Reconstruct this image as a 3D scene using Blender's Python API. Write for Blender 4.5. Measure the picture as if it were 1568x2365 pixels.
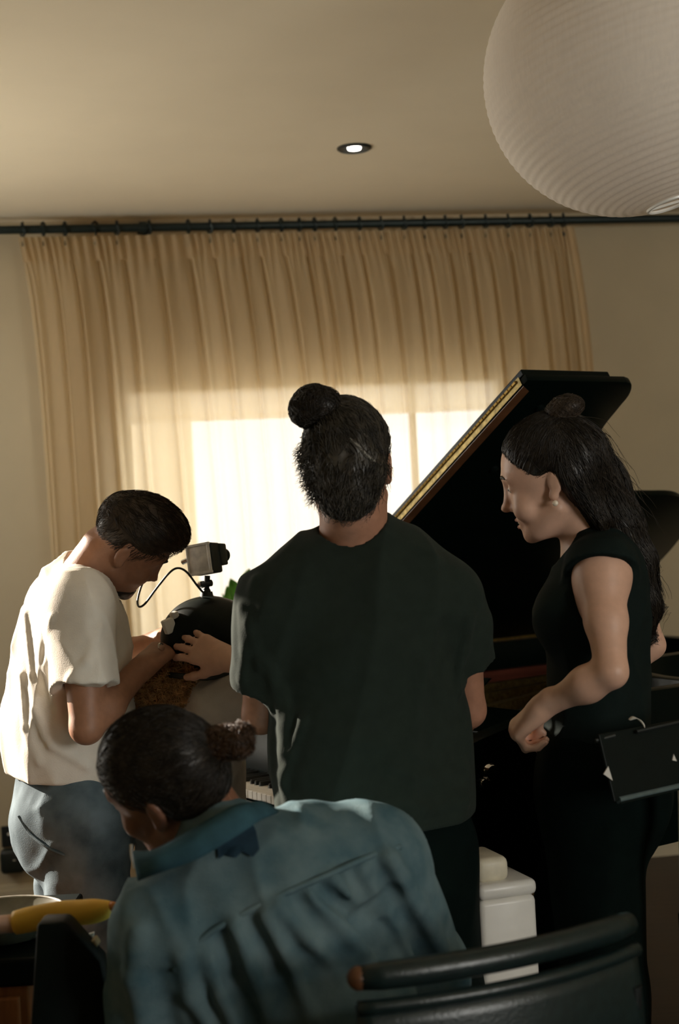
import bpy, bmesh, math, random
import numpy as np
from mathutils import Matrix, Vector

for o in list(bpy.data.objects):
    bpy.data.objects.remove(o)
scene = bpy.context.scene
COL = scene.collection
random.seed(7)
rng = np.random.default_rng(7)

# ------------------------------------------------------------------ camera
CAM_Z, ROLL, PITCH = 1.42, math.radians(3.0), math.radians(0.8)
FPX = 50 / 36 * 2365
_F = np.array([0, math.cos(PITCH), math.sin(PITCH)])
_U0 = np.array([0, -math.sin(PITCH), math.cos(PITCH)])
_R0 = np.array([1.0, 0, 0])
_R = math.cos(ROLL) * _R0 - math.sin(ROLL) * _U0
_U = math.sin(ROLL) * _R0 + math.cos(ROLL) * _U0
_C = np.array([0, 0, CAM_Z])
cd = bpy.data.cameras.new('camera')
cd.sensor_fit = 'VERTICAL'; cd.sensor_height = 36; cd.lens = 50
cd.clip_start = 0.05
cd.dof.use_dof = True; cd.dof.focus_distance = 3.15; cd.dof.aperture_fstop = 3.2
cam = bpy.data.objects.new('camera', cd); COL.objects.link(cam)
cam.matrix_world = Matrix(((_R[0], _U[0], -_F[0], 0), (_R[1], _U[1], -_F[1], 0), (_R[2], _U[2], -_F[2], CAM_Z), (0, 0, 0, 1)))
scene.camera = cam


def ray(x, y):
    return _F + (x - 784) / FPX * _R + (1182.5 - y) / FPX * _U


def P(x, y, d):
    """point seen at pixel (x, y) of the 1568x2365 frame at distance d (metres, along Y)"""
    v = ray(x, y)
    return _C + v * d / v[1]


def on_plane(x, y, q, n):
    v = ray(x, y); q = np.array(q, float); n = np.array(n, float)
    return _C + v * (((q - _C) @ n) / (v @ n))


# ------------------------------------------------------------------ light
scene.view_settings.view_transform = 'Standard'
scene.view_settings.look = 'None'
scene.view_settings.gamma = 1
scene.view_settings.use_curve_mapping = False
scene.view_settings.exposure = 0.22
world = bpy.data.worlds.new('sky'); scene.world = world
world.use_nodes = True
bg = world.node_tree.nodes['Background']
bg.inputs[0].default_value = (0.93, 0.97, 1.0, 1)
bg.inputs[1].default_value = 3.0

# room frame: the back wall runs along E (right and slightly away), N points from it into the room
YAW = math.radians(9.2)
E_ = np.array([math.cos(YAW), math.sin(YAW), 0]); N_ = np.array([math.sin(YAW), -math.cos(YAW), 0])
W0 = np.array([0, 5.76, 0])
CEIL = 2.70


def RW(s, t, z):
    return W0 + s * E_ + t * N_ + np.array([0, 0, z])


ROOM_ROT = Matrix.Rotation(YAW, 4, 'Z')


def area_light(name, pos, target, sx, sy, power, color):
    ld = bpy.data.lights.new(name, 'AREA'); ld.shape = 'RECTANGLE'; ld.size = sx; ld.size_y = sy
    ld.energy = power; ld.color = color
    o = bpy.data.objects.new(name, ld); COL.objects.link(o)
    d = Vector(target) - Vector(pos)
    o.location = Vector(pos); o.rotation_euler = d.to_track_quat('-Z', 'Y').to_euler()
    return o


SUN_DIR = Vector((0.79, -0.51, -0.33)).normalized()
sd = bpy.data.lights.new('sun', 'SUN'); sd.energy = 17.0; sd.angle = math.radians(0.6); sd.color = (1.0, 0.86, 0.72)
sun = bpy.data.objects.new('sun', sd); COL.objects.link(sun)
sun.rotation_euler = SUN_DIR.to_track_quat('-Z', 'Y').to_euler()
# daylight entering by the window in the left wall and by the glazed opening behind the camera
SL, SR, TB = -2.55, 2.9, 7.2
# (sunlit ground outside throws most of it up at the ceiling)
dl_ = area_light('daylight_left', RW(SL + 0.02, 1.06, 1.45), RW(0.6, 2.6, CEIL), 1.4, 0.8, 12, (1.0, 0.90, 0.74)); dl_.data.spread = math.radians(120)
dr_ = area_light('daylight_rear', RW(2.05, TB - 0.03, 1.75), RW(0.4, 3.0, 2.45), 1.05, 1.2, 32, (0.98, 0.95, 0.88)); dr_.data.spread = math.radians(130)


# ------------------------------------------------------------------ materials
def mat(name, color, rough=0.6, metal=0.0, var=0.12, scale=30.0, bump=0.0, bscale=None, spec=0.5, coat=0.0, stretch=None,
        sheen=0.0, color2=None, trans=0.0):
    m = bpy.data.materials.new(name); m.use_nodes = True
    nt = m.node_tree; b = nt.nodes['Principled BSDF']
    tc = nt.nodes.new('ShaderNodeTexCoord'); mp = nt.nodes.new('ShaderNodeMapping')
    nt.links.new(tc.outputs['Object'], mp.inputs[0])
    if stretch: mp.inputs['Scale'].default_value = stretch
    nz = nt.nodes.new('ShaderNodeTexNoise'); nz.inputs['Scale'].default_value = scale; nz.inputs['Detail'].default_value = 4
    nt.links.new(mp.outputs[0], nz.inputs['Vector'])
    cr = nt.nodes.new('ShaderNodeValToRGB')
    c = np.array(color, float)
    c2 = np.array(color2, float) if color2 is not None else None
    lo = c * (1 - var); hi = c * (1 + var) if c2 is None else c2
    cr.color_ramp.elements[0].position = 0.3; cr.color_ramp.elements[1].position = 0.7
    cr.color_ramp.elements[0].color = (*np.clip(lo, 0, 1), 1); cr.color_ramp.elements[1].color = (*np.clip(hi, 0, 1), 1)
    nt.links.new(nz.outputs['Fac'], cr.inputs[0]); nt.links.new(cr.outputs[0], b.inputs['Base Color'])
    b.inputs['Roughness'].default_value = rough; b.inputs['Metallic'].default_value = metal
    b.inputs['Specular IOR Level'].default_value = spec
    b.inputs['Coat Weight'].default_value = coat; b.inputs['Coat Roughness'].default_value = 0.08
    b.inputs['Sheen Weight'].default_value = sheen
    b.inputs['Transmission Weight'].default_value = trans
    if bump:
        n2 = nt.nodes.new('ShaderNodeTexNoise'); n2.inputs['Scale'].default_value = bscale or scale; n2.inputs['Detail'].default_value = 3
        nt.links.new(mp.outputs[0], n2.inputs['Vector'])
        bp = nt.nodes.new('ShaderNodeBump'); bp.inputs['Strength'].default_value = bump; bp.inputs['Distance'].default_value = 0.002
        nt.links.new(n2.outputs['Fac'], bp.inputs['Height']); nt.links.new(bp.outputs[0], b.inputs['Normal'])
    return m


def emit_mat(name, color, strength):
    m = bpy.data.materials.new(name); m.use_nodes = True
    nt = m.node_tree; b = nt.nodes['Principled BSDF']
    b.inputs['Base Color'].default_value = (*color, 1)
    b.inputs['Emission Color'].default_value = (*color, 1); b.inputs['Emission Strength'].default_value = strength
    return m


def sheer_mat(name, color, through, clear):
    """thin woven cloth: part diffuse, part light passing diffusely, part open weave"""
    m = bpy.data.materials.new(name); m.use_nodes = True
    nt = m.node_tree; nt.nodes.clear()
    out = nt.nodes.new('ShaderNodeOutputMaterial')
    df = nt.nodes.new('ShaderNodeBsdfDiffuse'); tl = nt.nodes.new('ShaderNodeBsdfTranslucent'); tp = nt.nodes.new('ShaderNodeBsdfTransparent')
    tc = nt.nodes.new('ShaderNodeTexCoord'); mp = nt.nodes.new('ShaderNodeMapping'); mp.inputs['Scale'].default_value = (60, 60, 6)
    nz = nt.nodes.new('ShaderNodeTexNoise'); nz.inputs['Scale'].default_value = 3
    cr = nt.nodes.new('ShaderNodeValToRGB'); c = np.array(color)
    cr.color_ramp.elements[0].color = (*(c * 0.93), 1); cr.color_ramp.elements[1].color = (*np.clip(c * 1.05, 0, 1), 1)
    nt.links.new(tc.outputs['Object'], mp.inputs[0]); nt.links.new(mp.outputs[0], nz.inputs['Vector']); nt.links.new(nz.outputs['Fac'], cr.inputs[0])
    nt.links.new(cr.outputs[0], df.inputs[0]); nt.links.new(cr.outputs[0], tl.inputs[0])
    m1 = nt.nodes.new('ShaderNodeMixShader'); m1.inputs[0].default_value = through
    nt.links.new(df.outputs[0], m1.inputs[1]); nt.links.new(tl.outputs[0], m1.inputs[2])
    m2 = nt.nodes.new('ShaderNodeMixShader'); m2.inputs[0].default_value = clear
    nt.links.new(m1.outputs[0], m2.inputs[1]); nt.links.new(tp.outputs[0], m2.inputs[2])
    nt.links.new(m2.outputs[0], out.inputs[0])
    return m


def glass_mat(name):
    m = bpy.data.materials.new(name); m.use_nodes = True
    nt = m.node_tree; nt.nodes.clear()
    out = nt.nodes.new('ShaderNodeOutputMaterial'); tp = nt.nodes.new('ShaderNodeBsdfTransparent'); gl = nt.nodes.new('ShaderNodeBsdfGlossy')
    gl.inputs['Roughness'].default_value = 0.02
    mx = nt.nodes.new('ShaderNodeMixShader'); mx.inputs[0].default_value = 0.06
    nt.links.new(tp.outputs[0], mx.inputs[1]); nt.links.new(gl.outputs[0], mx.inputs[2]); nt.links.new(mx.outputs[0], out.inputs[0])
    return m


M = {}
M['wall'] = mat('cream_plaster', (0.52, 0.435, 0.285), 0.85, var=0.03, scale=6, bump=0.1, bscale=200)
M['ceil'] = mat('ceiling_paint', (0.74, 0.645, 0.47), 0.9, var=0.02, scale=4, bump=0.05, bscale=150)
M['trim'] = mat('trim_paint', (0.62, 0.54, 0.37), 0.6, var=0.03)
M['floor'] = mat('dark_oak', (0.026, 0.013, 0.007), 0.45, var=0.45, scale=3, stretch=(1, 14, 1), bump=0.2)
M['curtain'] = sheer_mat('sheer_linen', (0.74, 0.59, 0.37), 0.58, 0.21)
M['rod'] = mat('rod_metal', (0.012, 0.022, 0.020), 0.45, 0.4)
M['glass'] = glass_mat('window_glass')
M['frame'] = mat('window_frame_paint', (0.6, 0.55, 0.45), 0.5, var=0.03)
M['blind'] = sheer_mat('roller_blind_cloth', (0.93, 0.85, 0.70), 0.9, 0.30)
M['paper'] = sheer_mat('rice_paper', (0.88, 0.82, 0.74), 0.42, 0.0)
M['bamboo'] = mat('bamboo_rib', (0.55, 0.48, 0.38), 0.6)
M['lacquer'] = mat('black_lacquer', (0.0015, 0.0045, 0.0035), 0.30, var=0.1, spec=0.09)
M['satin'] = mat('black_satin', (0.0022, 0.006, 0.005), 0.5, var=0.1, spec=0.15)
M['mahog'] = mat('mahogany', (0.14, 0.035, 0.02), 0.4, var=0.35, scale=4, stretch=(1, 1, 12))
M['sboard'] = mat('spruce', (0.30, 0.16, 0.06), 0.5, var=0.2, scale=8, stretch=(10, 1, 1))
M['brass'] = mat('brass', (0.62, 0.44, 0.14), 0.3, 0.9, var=0.25, scale=60)
M['brass_dull'] = mat('aged_brass', (0.17, 0.125, 0.045), 0.45, 0.8, var=0.4, scale=80)
M['ivory'] = mat('key_white', (0.82, 0.76, 0.66), 0.35, var=0.03)
M['ebony'] = mat('key_black', (0.006, 0.008, 0.008), 0.3)
M['chrome'] = mat('chrome', (0.7, 0.7, 0.7), 0.08, 1.0, var=0.02)
M['black_plastic'] = mat('black_plastic', (0.010, 0.016, 0.013), 0.4, var=0.15)
M['white_gloss'] = mat('white_gloss', (0.80, 0.78, 0.72), 0.35, var=0.03)
M['skin_m'] = mat('skin_tan', (0.36, 0.175, 0.10), 0.5, var=0.10, scale=60, bump=0.15, bscale=400)
M['skin_c'] = mat('skin_warm', (0.40, 0.20, 0.125), 0.5, var=0.10, scale=60, bump=0.15, bscale=400)
M['skin_f'] = mat('skin_fair', (0.66, 0.40, 0.285), 0.45, var=0.06, scale=50, bump=0.1, bscale=400)
M['skin_d'] = mat('skin_brown', (0.24, 0.11, 0.065), 0.5, var=0.10, scale=60)
M['hair_dark'] = mat('hair_dark_brown', (0.020, 0.015, 0.010), 0.42, var=0.5, scale=60, spec=0.4)
M['hair_brown'] = mat('hair_brown', (0.045, 0.030, 0.018), 0.45, var=0.5, scale=60, spec=0.4)
M['hair_grey'] = mat('hair_greying', (0.042, 0.036, 0.026), 0.45, var=0.7, scale=50, spec=0.5)
M['hair_curl'] = mat('hair_curl_sunlit', (0.55, 0.30, 0.12), 0.45, var=0.5, scale=60)  # sunlight on the curls is put into this raised base colour
M['white_tee'] = mat('white_cotton', (0.80, 0.75, 0.66), 0.9, var=0.03, scale=40, bump=0.25, bscale=350)
M['green_tee'] = mat('olive_black_cotton', (0.018, 0.027, 0.021), 0.9, var=0.1, scale=40, bump=0.25, bscale=350, sheen=0.04, spec=0.12)
M['black_top'] = mat('black_jersey', (0.006, 0.012, 0.0105), 0.85, var=0.1, bump=0.2, bscale=400, spec=0.12)
M['black_cloth'] = mat('black_trouser_cloth', (0.002, 0.006, 0.005), 0.9, var=0.15, bump=0.2, bscale=350, spec=0.08)
M['denim'] = mat('washed_denim', (0.074, 0.155, 0.19), 0.85, var=0.22, scale=14, bump=0.5, bscale=420, color2=(0.155, 0.228, 0.245), spec=0.15)
M['denim_dark'] = mat('dark_blue_denim', (0.012, 0.045, 0.075), 0.85, var=0.2, bump=0.4, bscale=420)
M['jeans'] = mat('blue_jeans', (0.085, 0.125, 0.145), 0.85, var=0.3, scale=14, bump=0.4, bscale=420, color2=(0.16, 0.215, 0.245), spec=0.15)
M['grey_tee'] = mat('light_grey_cotton', (0.50, 0.47, 0.42), 0.9, var=0.08, bump=0.25, bscale=350)
M['leather'] = mat('black_leather', (0.008, 0.019, 0.019), 0.30, var=0.2, scale=80, bump=0.25, bscale=250)
M['walnut'] = mat('walnut', (0.13, 0.055, 0.022), 0.45, var=0.3, scale=6, stretch=(1, 1, 8))
M['orange_wood'] = mat('orange_wood', (0.30, 0.11, 0.035), 0.5, var=0.3, scale=5, stretch=(10, 2, 2))
M['steel_dark'] = mat('dark_steel', (0.03, 0.036, 0.036), 0.4, 0.6)
M['screen'] = mat('grey_screen', (0.78, 0.75, 0.67), 0.3, var=0.22, scale=45)
M['leaf'] = mat('leaf_green', (0.10, 0.26, 0.03), 0.4, var=0.3, scale=20)
M['terracotta'] = mat('terracotta', (0.35, 0.13, 0.07), 0.8)
M['yellow'] = mat('yellow_fabric', (0.80, 0.50, 0.06), 0.6, var=0.15, scale=12)
M['pink'] = mat('pale_pink_plastic', (0.72, 0.50, 0.40), 0.5)
M['clear_grey'] = mat('smoky_dish', (0.14, 0.135, 0.10), 0.25, var=0.15)
M['shoe'] = mat('shoe_leather', (0.02, 0.02, 0.018), 0.5)
M['lip'] = mat('lip', (0.40, 0.15, 0.12), 0.45)
M['pearl'] = mat('pearl', (0.85, 0.75, 0.6), 0.2)
M['eye'] = mat('eye_white', (0.6, 0.55, 0.5), 0.2)


# ------------------------------------------------------------------ object helpers
def tag(o, label=None, cat=None, group=None, kind=None):
    if label: o['label'] = label
    if cat: o['category'] = cat
    if group: o['group'] = group
    if kind: o['kind'] = kind
    return o


def thing(name, label, cat, loc=(0, 0, 0), rz=0.0, group=None):
    o = bpy.data.objects.new(name, None); COL.objects.link(o)
    o.location = Vector(loc); o.rotation_euler = (0, 0, rz); o.empty_display_size = 0.1
    o['base'] = [float(v) for v in loc]
    return tag(o, label, cat, group)


def base_of(parent):
    b = np.zeros(3); q = parent
    while q is not None:
        if 'base' in q: b = b + np.array(q['base'])
        q = q.parent
    return b


def link(name, me, m, parent=None):
    o = bpy.data.objects.new(name, me); COL.objects.link(o)
    if m is not None: me.materials.append(M[m] if isinstance(m, str) else m)
    if parent is not None: o.parent = parent
    return o


class MB:
    """collects shapes; build() links them as ONE mesh object (world coordinates unless local=True)"""

    def __init__(self):
        self.v = []; self.f = []

    def add(self, vs, fs):
        n = len(self.v)
        self.v.extend([tuple(map(float, q)) for q in vs]); self.f.extend([tuple(i + n for i in q) for q in fs])
        return self

    def box(self, c, size, ax=None):
        c = np.array(c, float); s = np.array(size, float) / 2
        ax = np.eye(3) if ax is None else np.array(ax, float)
        vs = [c + sx * s[0] * ax[0] + sy * s[1] * ax[1] + sz * s[2] * ax[2] for sx in (-1, 1) for sy in (-1, 1) for sz in (-1, 1)]
        fs = [(0, 1, 3, 2), (4, 6, 7, 5), (0, 4, 5, 1), (2, 3, 7, 6), (0, 2, 6, 4), (1, 5, 7, 3)]
        return self.add(vs, fs)

    def bar(self, a, b, w, h, up=(0, 0, 1)):
        a = np.array(a, float); b = np.array(b, float); d = b - a; L = np.linalg.norm(d); d /= L
        s = np.cross(d, up); s /= np.linalg.norm(s); u = np.cross(s, d)
        return self.box((a + b) / 2, (L, w, h), (d, s, u))

    def tube(self, pts, r, n=10, cap=True):
        pts = [np.array(p, float) for p in pts]; m = len(pts)
        rs = r if hasattr(r, '__len__') else [r] * m
        vs = []; prev = None
        for i in range(m):
            t = pts[min(i + 1, m - 1)] - pts[max(i - 1, 0)]; t /= (np.linalg.norm(t) + 1e-12)
            if prev is None:
                ref = np.array([0, 0, 1.0]) if abs(t[2]) < 0.9 else np.array([1.0, 0, 0])
                u = np.cross(t, ref)
            else:
                u = prev - t * (prev @ t)
            u /= np.linalg.norm(u); prev = u; w = np.cross(t, u)
            for k in range(n):
                a = 2 * math.pi * k / n
                vs.append(pts[i] + rs[i] * (math.cos(a) * u + math.sin(a) * w))
        fs = []
        for i in range(m - 1):
            for k in range(n):
                k2 = (k + 1) % n
                fs.append((i * n + k, i * n + k2, (i + 1) * n + k2, (i + 1) * n + k))
        if cap:
            fs.append(tuple(range(n))[::-1]); fs.append(tuple((m - 1) * n + k for k in range(n)))
        return self.add(vs, fs)

    def lathe(self, prof, c, axis=(0, 0, 1), n=32, ref=None):
        """prof: (radius, height) along axis from c"""
        c = np.array(c, float); ax = np.array(axis, float); ax /= np.linalg.norm(ax)
        rf = np.array(ref if ref is not None else ((1.0, 0, 0) if abs(ax[0]) < 0.9 else (0, 1.0, 0)))
        u = np.cross(ax, rf); u /= np.linalg.norm(u); w = np.cross(ax, u)
        vs = []
        for (r, h) in prof:
            for k in range(n):
                a = 2 * math.pi * k / n
                vs.append(c + ax * h + r * (math.cos(a) * u + math.sin(a) * w))
        fs = []
        for i in range(len(prof) - 1):
            for k in range(n):
                k2 = (k + 1) % n
                fs.append((i * n + k, i * n + k2, (i + 1) * n + k2, (i + 1) * n + k))
        if prof[0][0] > 1e-6: fs.append(tuple(range(n))[::-1])
        if prof[-1][0] > 1e-6: fs.append(tuple((len(prof) - 1) * n + k for k in range(n)))
        return self.add(vs, fs)

    def prism(self, loop, off):
        """loop of points extruded by vector off"""
        loop = [np.array(p, float) for p in loop]; off = np.array(off, float); n = len(loop)
        vs = loop + [p + off for p in loop]
        fs = [tuple(range(n))[::-1], tuple(range(n, 2 * n))]
        for i in range(n):
            j = (i + 1) % n
            fs.append((i, j, n + j, n + i))
        return self.add(vs, fs)

    def grid(self, f, nu, nv):
        vs = [f(i / nu, j / nv) for j in range(nv + 1) for i in range(nu + 1)]
        fs = [(j * (nu + 1) + i, j * (nu + 1) + i + 1, (j + 1) * (nu + 1) + i + 1, (j + 1) * (nu + 1) + i) for j in range(nv) for i in range(nu)]
        return self.add(vs, fs)

    def sphere(self, c, r, n=14, sc=(1, 1, 1), ax=None):
        c = np.array(c, float); ax = np.eye(3) if ax is None else np.array(ax, float)
        vs = []; m = n // 2
        for j in range(m + 1):
            th = math.pi * j / m
            for k in range(n):
                ph = 2 * math.pi * k / n
                q = np.array([math.sin(th) * math.cos(ph) * sc[0], math.sin(th) * math.sin(ph) * sc[1], math.cos(th) * sc[2]]) * r
                vs.append(c + q @ ax)
        fs = [(j * n + k, (j + 1) * n + k, (j + 1) * n + (k + 1) % n, j * n + (k + 1) % n) for j in range(m) for k in range(n)]
        return self.add(vs, fs)

    def build(self, name, m, parent=None, smooth=False, bevel=0.0, segs=2, local=False, origin=None):
        b = np.zeros(3) if local else base_of(parent)
        if origin is not None: b = np.array(origin, float)
        vs = np.array(self.v) - b
        me = bpy.data.meshes.new(name); me.from_pydata([tuple(q) for q in vs], [], self.f)
        bm = bmesh.new(); bm.from_mesh(me)
        bmesh.ops.remove_doubles(bm, verts=bm.verts, dist=1e-6)
        bmesh.ops.recalc_face_normals(bm, faces=bm.faces)
        if bevel > 0:
            bmesh.ops.bevel(bm, geom=[e for e in bm.edges if len(e.link_faces) == 2 and e.calc_face_angle(0) > 0.6], offset=bevel,
                            segments=segs, profile=0.5, affect='EDGES', clamp_overlap=True)
        bm.to_mesh(me); bm.free()
        if smooth:
            me.polygons.foreach_set('use_smooth', [True] * len(me.polygons))
            if smooth != 'full':
                try: me.set_sharp_from_angle(angle=math.radians(40))
                except Exception: pass
        me.update()
        o = link(name, me, m, parent)
        if origin is not None: o.location = Vector(b)
        return o


def struct(o):
    o['kind'] = 'structure'; return o


def catmull(pts, n=8, closed=False):
    pts = [np.array(p, float) for p in pts]; out = []; m = len(pts)
    rng_ = range(m) if closed else range(m - 1)
    for i in rng_:
        p0 = pts[(i - 1) % m] if closed or i > 0 else 2 * pts[0] - pts[1]
        p1 = pts[i]; p2 = pts[(i + 1) % m]
        p3 = pts[(i + 2) % m] if closed or i + 2 < m else 2 * pts[-1] - pts[-2]
        for k in range(n):
            t = k / n
            out.append(0.5 * ((2 * p1) + (p2 - p0) * t + (2 * p0 - 5 * p1 + 4 * p2 - p3) * t * t + (3 * p1 - p0 - 3 * p2 + p3) * t ** 3))
    if not closed: out.append(pts[-1])
    return out


# ------------------------------------------------------------------ room shell
ax_room = (E_, N_, np.array([0, 0, 1.0]))


def rbox(mb, s0, s1, t0, t1, z0, z1):
    return mb.box(RW((s0 + s1) / 2, (t0 + t1) / 2, (z0 + z1) / 2), (s1 - s0, t1 - t0, z1 - z0), ax_room)


TH = 0.22
struct(rbox(MB(), SL - TH, SR + TH, -TH, TB + TH, -0.1, 0).build('floor', 'floor'))
struct(rbox(MB(), SL - TH, SR + TH, -TH, TB + TH, CEIL, CEIL + 0.12).build('ceiling', 'ceil'))
# back wall with its window opening
WS0, WS1, WZ0, WZ1 = -0.87, 0.76, 0.86, 2.07
mb = MB()
rbox(mb, SL - TH, WS0, -TH, 0, 0, CEIL); rbox(mb, WS1, SR + TH, -TH, 0, 0, CEIL)
rbox(mb, WS0, WS1, -TH, 0, 0, WZ0); rbox(mb, WS0, WS1, -TH, 0, WZ1, CEIL)
struct(mb.build('wall_back', 'wall'))
# left wall with window opening (daylight and sun)
LT0, LT1, LZ0, LZ1 = 0.35, 1.78, 1.05, 2.30
mb = MB()
rbox(mb, SL - TH, SL, 0, LT0, 0, CEIL); rbox(mb, SL - TH, SL, LT1, TB, 0, CEIL)
rbox(mb, SL - TH, SL, LT0, LT1, 0, LZ0); rbox(mb, SL - TH, SL, LT0, LT1, LZ1, CEIL)
struct(mb.build('wall_left', 'wall'))
struct(rbox(MB(), SR, SR + TH, 0, TB, 0, CEIL).build('wall_right', 'wall'))
RS0, RS1, RZ0, RZ1 = 1.5, 2.6, 1.1, 2.45
mb = MB()
rbox(mb, SL - TH, RS0, TB, TB + TH, 0, CEIL); rbox(mb, RS1, SR + TH, TB, TB + TH, 0, CEIL)
rbox(mb, RS0, RS1, TB, TB + TH, 0, RZ0); rbox(mb, RS0, RS1, TB, TB + TH, RZ1, CEIL)
struct(mb.build('wall_rear', 'wall'))
# baseboards
mb = MB(); rbox(mb, SL, SR, 0, 0.018, 0, 0.10); rbox(mb, SL, SR, 0, 0.010, 0.10, 0.12)
struct(mb.build('baseboard_back', 'trim'))
mb = MB(); rbox(mb, SL, SL + 0.018, 0.018, TB, 0, 0.12); struct(mb.build('baseboard_left', 'trim'))
mb = MB(); rbox(mb, SR - 0.018, SR, 0.018, TB, 0, 0.12); struct(mb.build('baseboard_right', 'trim'))


def make_window(name, sa, sb, za, zb, conv, mull, sill=True):
    """conv(s, depth, z) -> world; depth 0 is the inner wall face, negative goes outwards"""
    w = bpy.data.objects.new(name, None); COL.objects.link(w); w['kind'] = 'structure'; w['base'] = [0.0, 0.0, 0.0]

    def bx(s0, s1, d0, d1, z0, z1):
        c = conv((s0 + s1) / 2, (d0 + d1) / 2, (z0 + z1) / 2)
        e = conv(1, 0, 0) - conv(0, 0, 0); n = conv(0, 1, 0) - conv(0, 0, 0)
        return MB().box(c, (s1 - s0, d1 - d0, z1 - z0), (e, n, np.array([0, 0, 1.0])))
    fr = MB()
    for q in (bx(sa, sa + .055, -.14, -.08, za, zb), bx(sb - .055, sb, -.14, -.08, za, zb), bx(sa, sb, -.14, -.08, za, za + .055), bx(sa, sb, -.14, -.08, zb - .055, zb)):
        fr.add(q.v, q.f)
    fr.build('window_frame', 'frame', w)
    edges = [sa + .055] + list(mull) + [sb - .055]
    for m_ in mull:
        bx(m_ - .011, m_ + .011, -.135, -.085, za + .055, zb - .055).build('mullion', 'frame', w)
    for i in range(len(edges) - 1):
        bx(edges[i] + .02, edges[i + 1] - .02, -.113, -.107, za + .05, zb - .05).build('pane', 'glass', w)
    if sill:
        bx(sa - .03, sb + .03, -.08, .05, za - .03, za).build('window_sill', 'frame', w)
    return w


make_window('window_1', WS0, WS1, WZ0, WZ1, lambda s, d, z: RW(s, d, z), [0.345])
make_window('window_2', LT0, LT1, LZ0, LZ1, lambda s, d, z: RW(SL + d, s, z), [])
make_window('window_3', RS0, RS1, RZ0, RZ1, lambda s, d, z: RW(s, TB - d, z), [2.05])

# wall added outside to dim the left strip of the window
struct(rbox(MB(), -2.6, -0.50, -1.5, -1.3, 0, 3.2).build('dimming_wall_outside', mat('outside_render', (0.92, 0.86, 0.72), 0.9, var=0.05)))
# short roller blind at the head of the window
rb = thing('roller_blind', 'cream roller blind pulled a little way down behind the sheer curtains', 'blind', RW(0, -0.04, WZ1))
mb = MB(); mb.tube([RW(WS0 + .02, -.045, WZ1 - .03), RW(WS1 - .02, -.045, WZ1 - .03)], 0.022, 12); mb.build('roller', 'frame', rb, smooth=True)
mb = MB(); rbox(mb, WS0 + .02, WS1 - .02, -.064, -.062, 1.915, WZ1 - .03); mb.build('blind_cloth', 'blind', rb)
mb = MB(); rbox(mb, WS0 + .02, WS1 - .02, -.068, -.058, 1.895, 1.915); mb.build('bottom_bar', 'blind', rb)

# ------------------------------------------------------------------ curtain rod, rings and sheers
ROD_T, ROD_Z = 0.10, 2.648
rod = thing('curtain_rod', 'black metal curtain rod running just under the ceiling', 'curtain rod', RW(0, ROD_T, ROD_Z))
mb = MB(); mb.tube([RW(-1.75, ROD_T, ROD_Z), RW(1.95, ROD_T, ROD_Z)], 0.0165, 14); mb.build('pole', 'rod', rod, smooth=True)
for s in (-1.75, 1.95):
    mb = MB(); mb.sphere(RW(s, ROD_T, ROD_Z), 0.03); mb.build('finial', 'rod', rod, smooth=True)


def s_of(x, y):
    w = on_plane(x, y, RW(0, ROD_T, 0), N_); return float((w - W0) @ E_)


for s in (s_of(330, 527), 1.55):
    mb = MB(); rbox(mb, s - .012, s + .012, 0, ROD_T, ROD_Z - .006, ROD_Z + .006); rbox(mb, s - .02, s + .02, 0, .012, ROD_Z - .045, ROD_Z + .03)
    mb.tube([RW(s - .014, ROD_T, ROD_Z), RW(s + .014, ROD_T, ROD_Z)], 0.023, 14)
    mb.build('bracket', 'rod', rod, smooth=True)
rings_l = [52, 100, 150, 220, 270, 345, 435, 485, 540, 595, 650, 692]
rings_r = [727, 775, 831, 880, 934, 981, 1029, 1066, 1122, 1174, 1224, 1272, 1302]
ring_me = None


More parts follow.
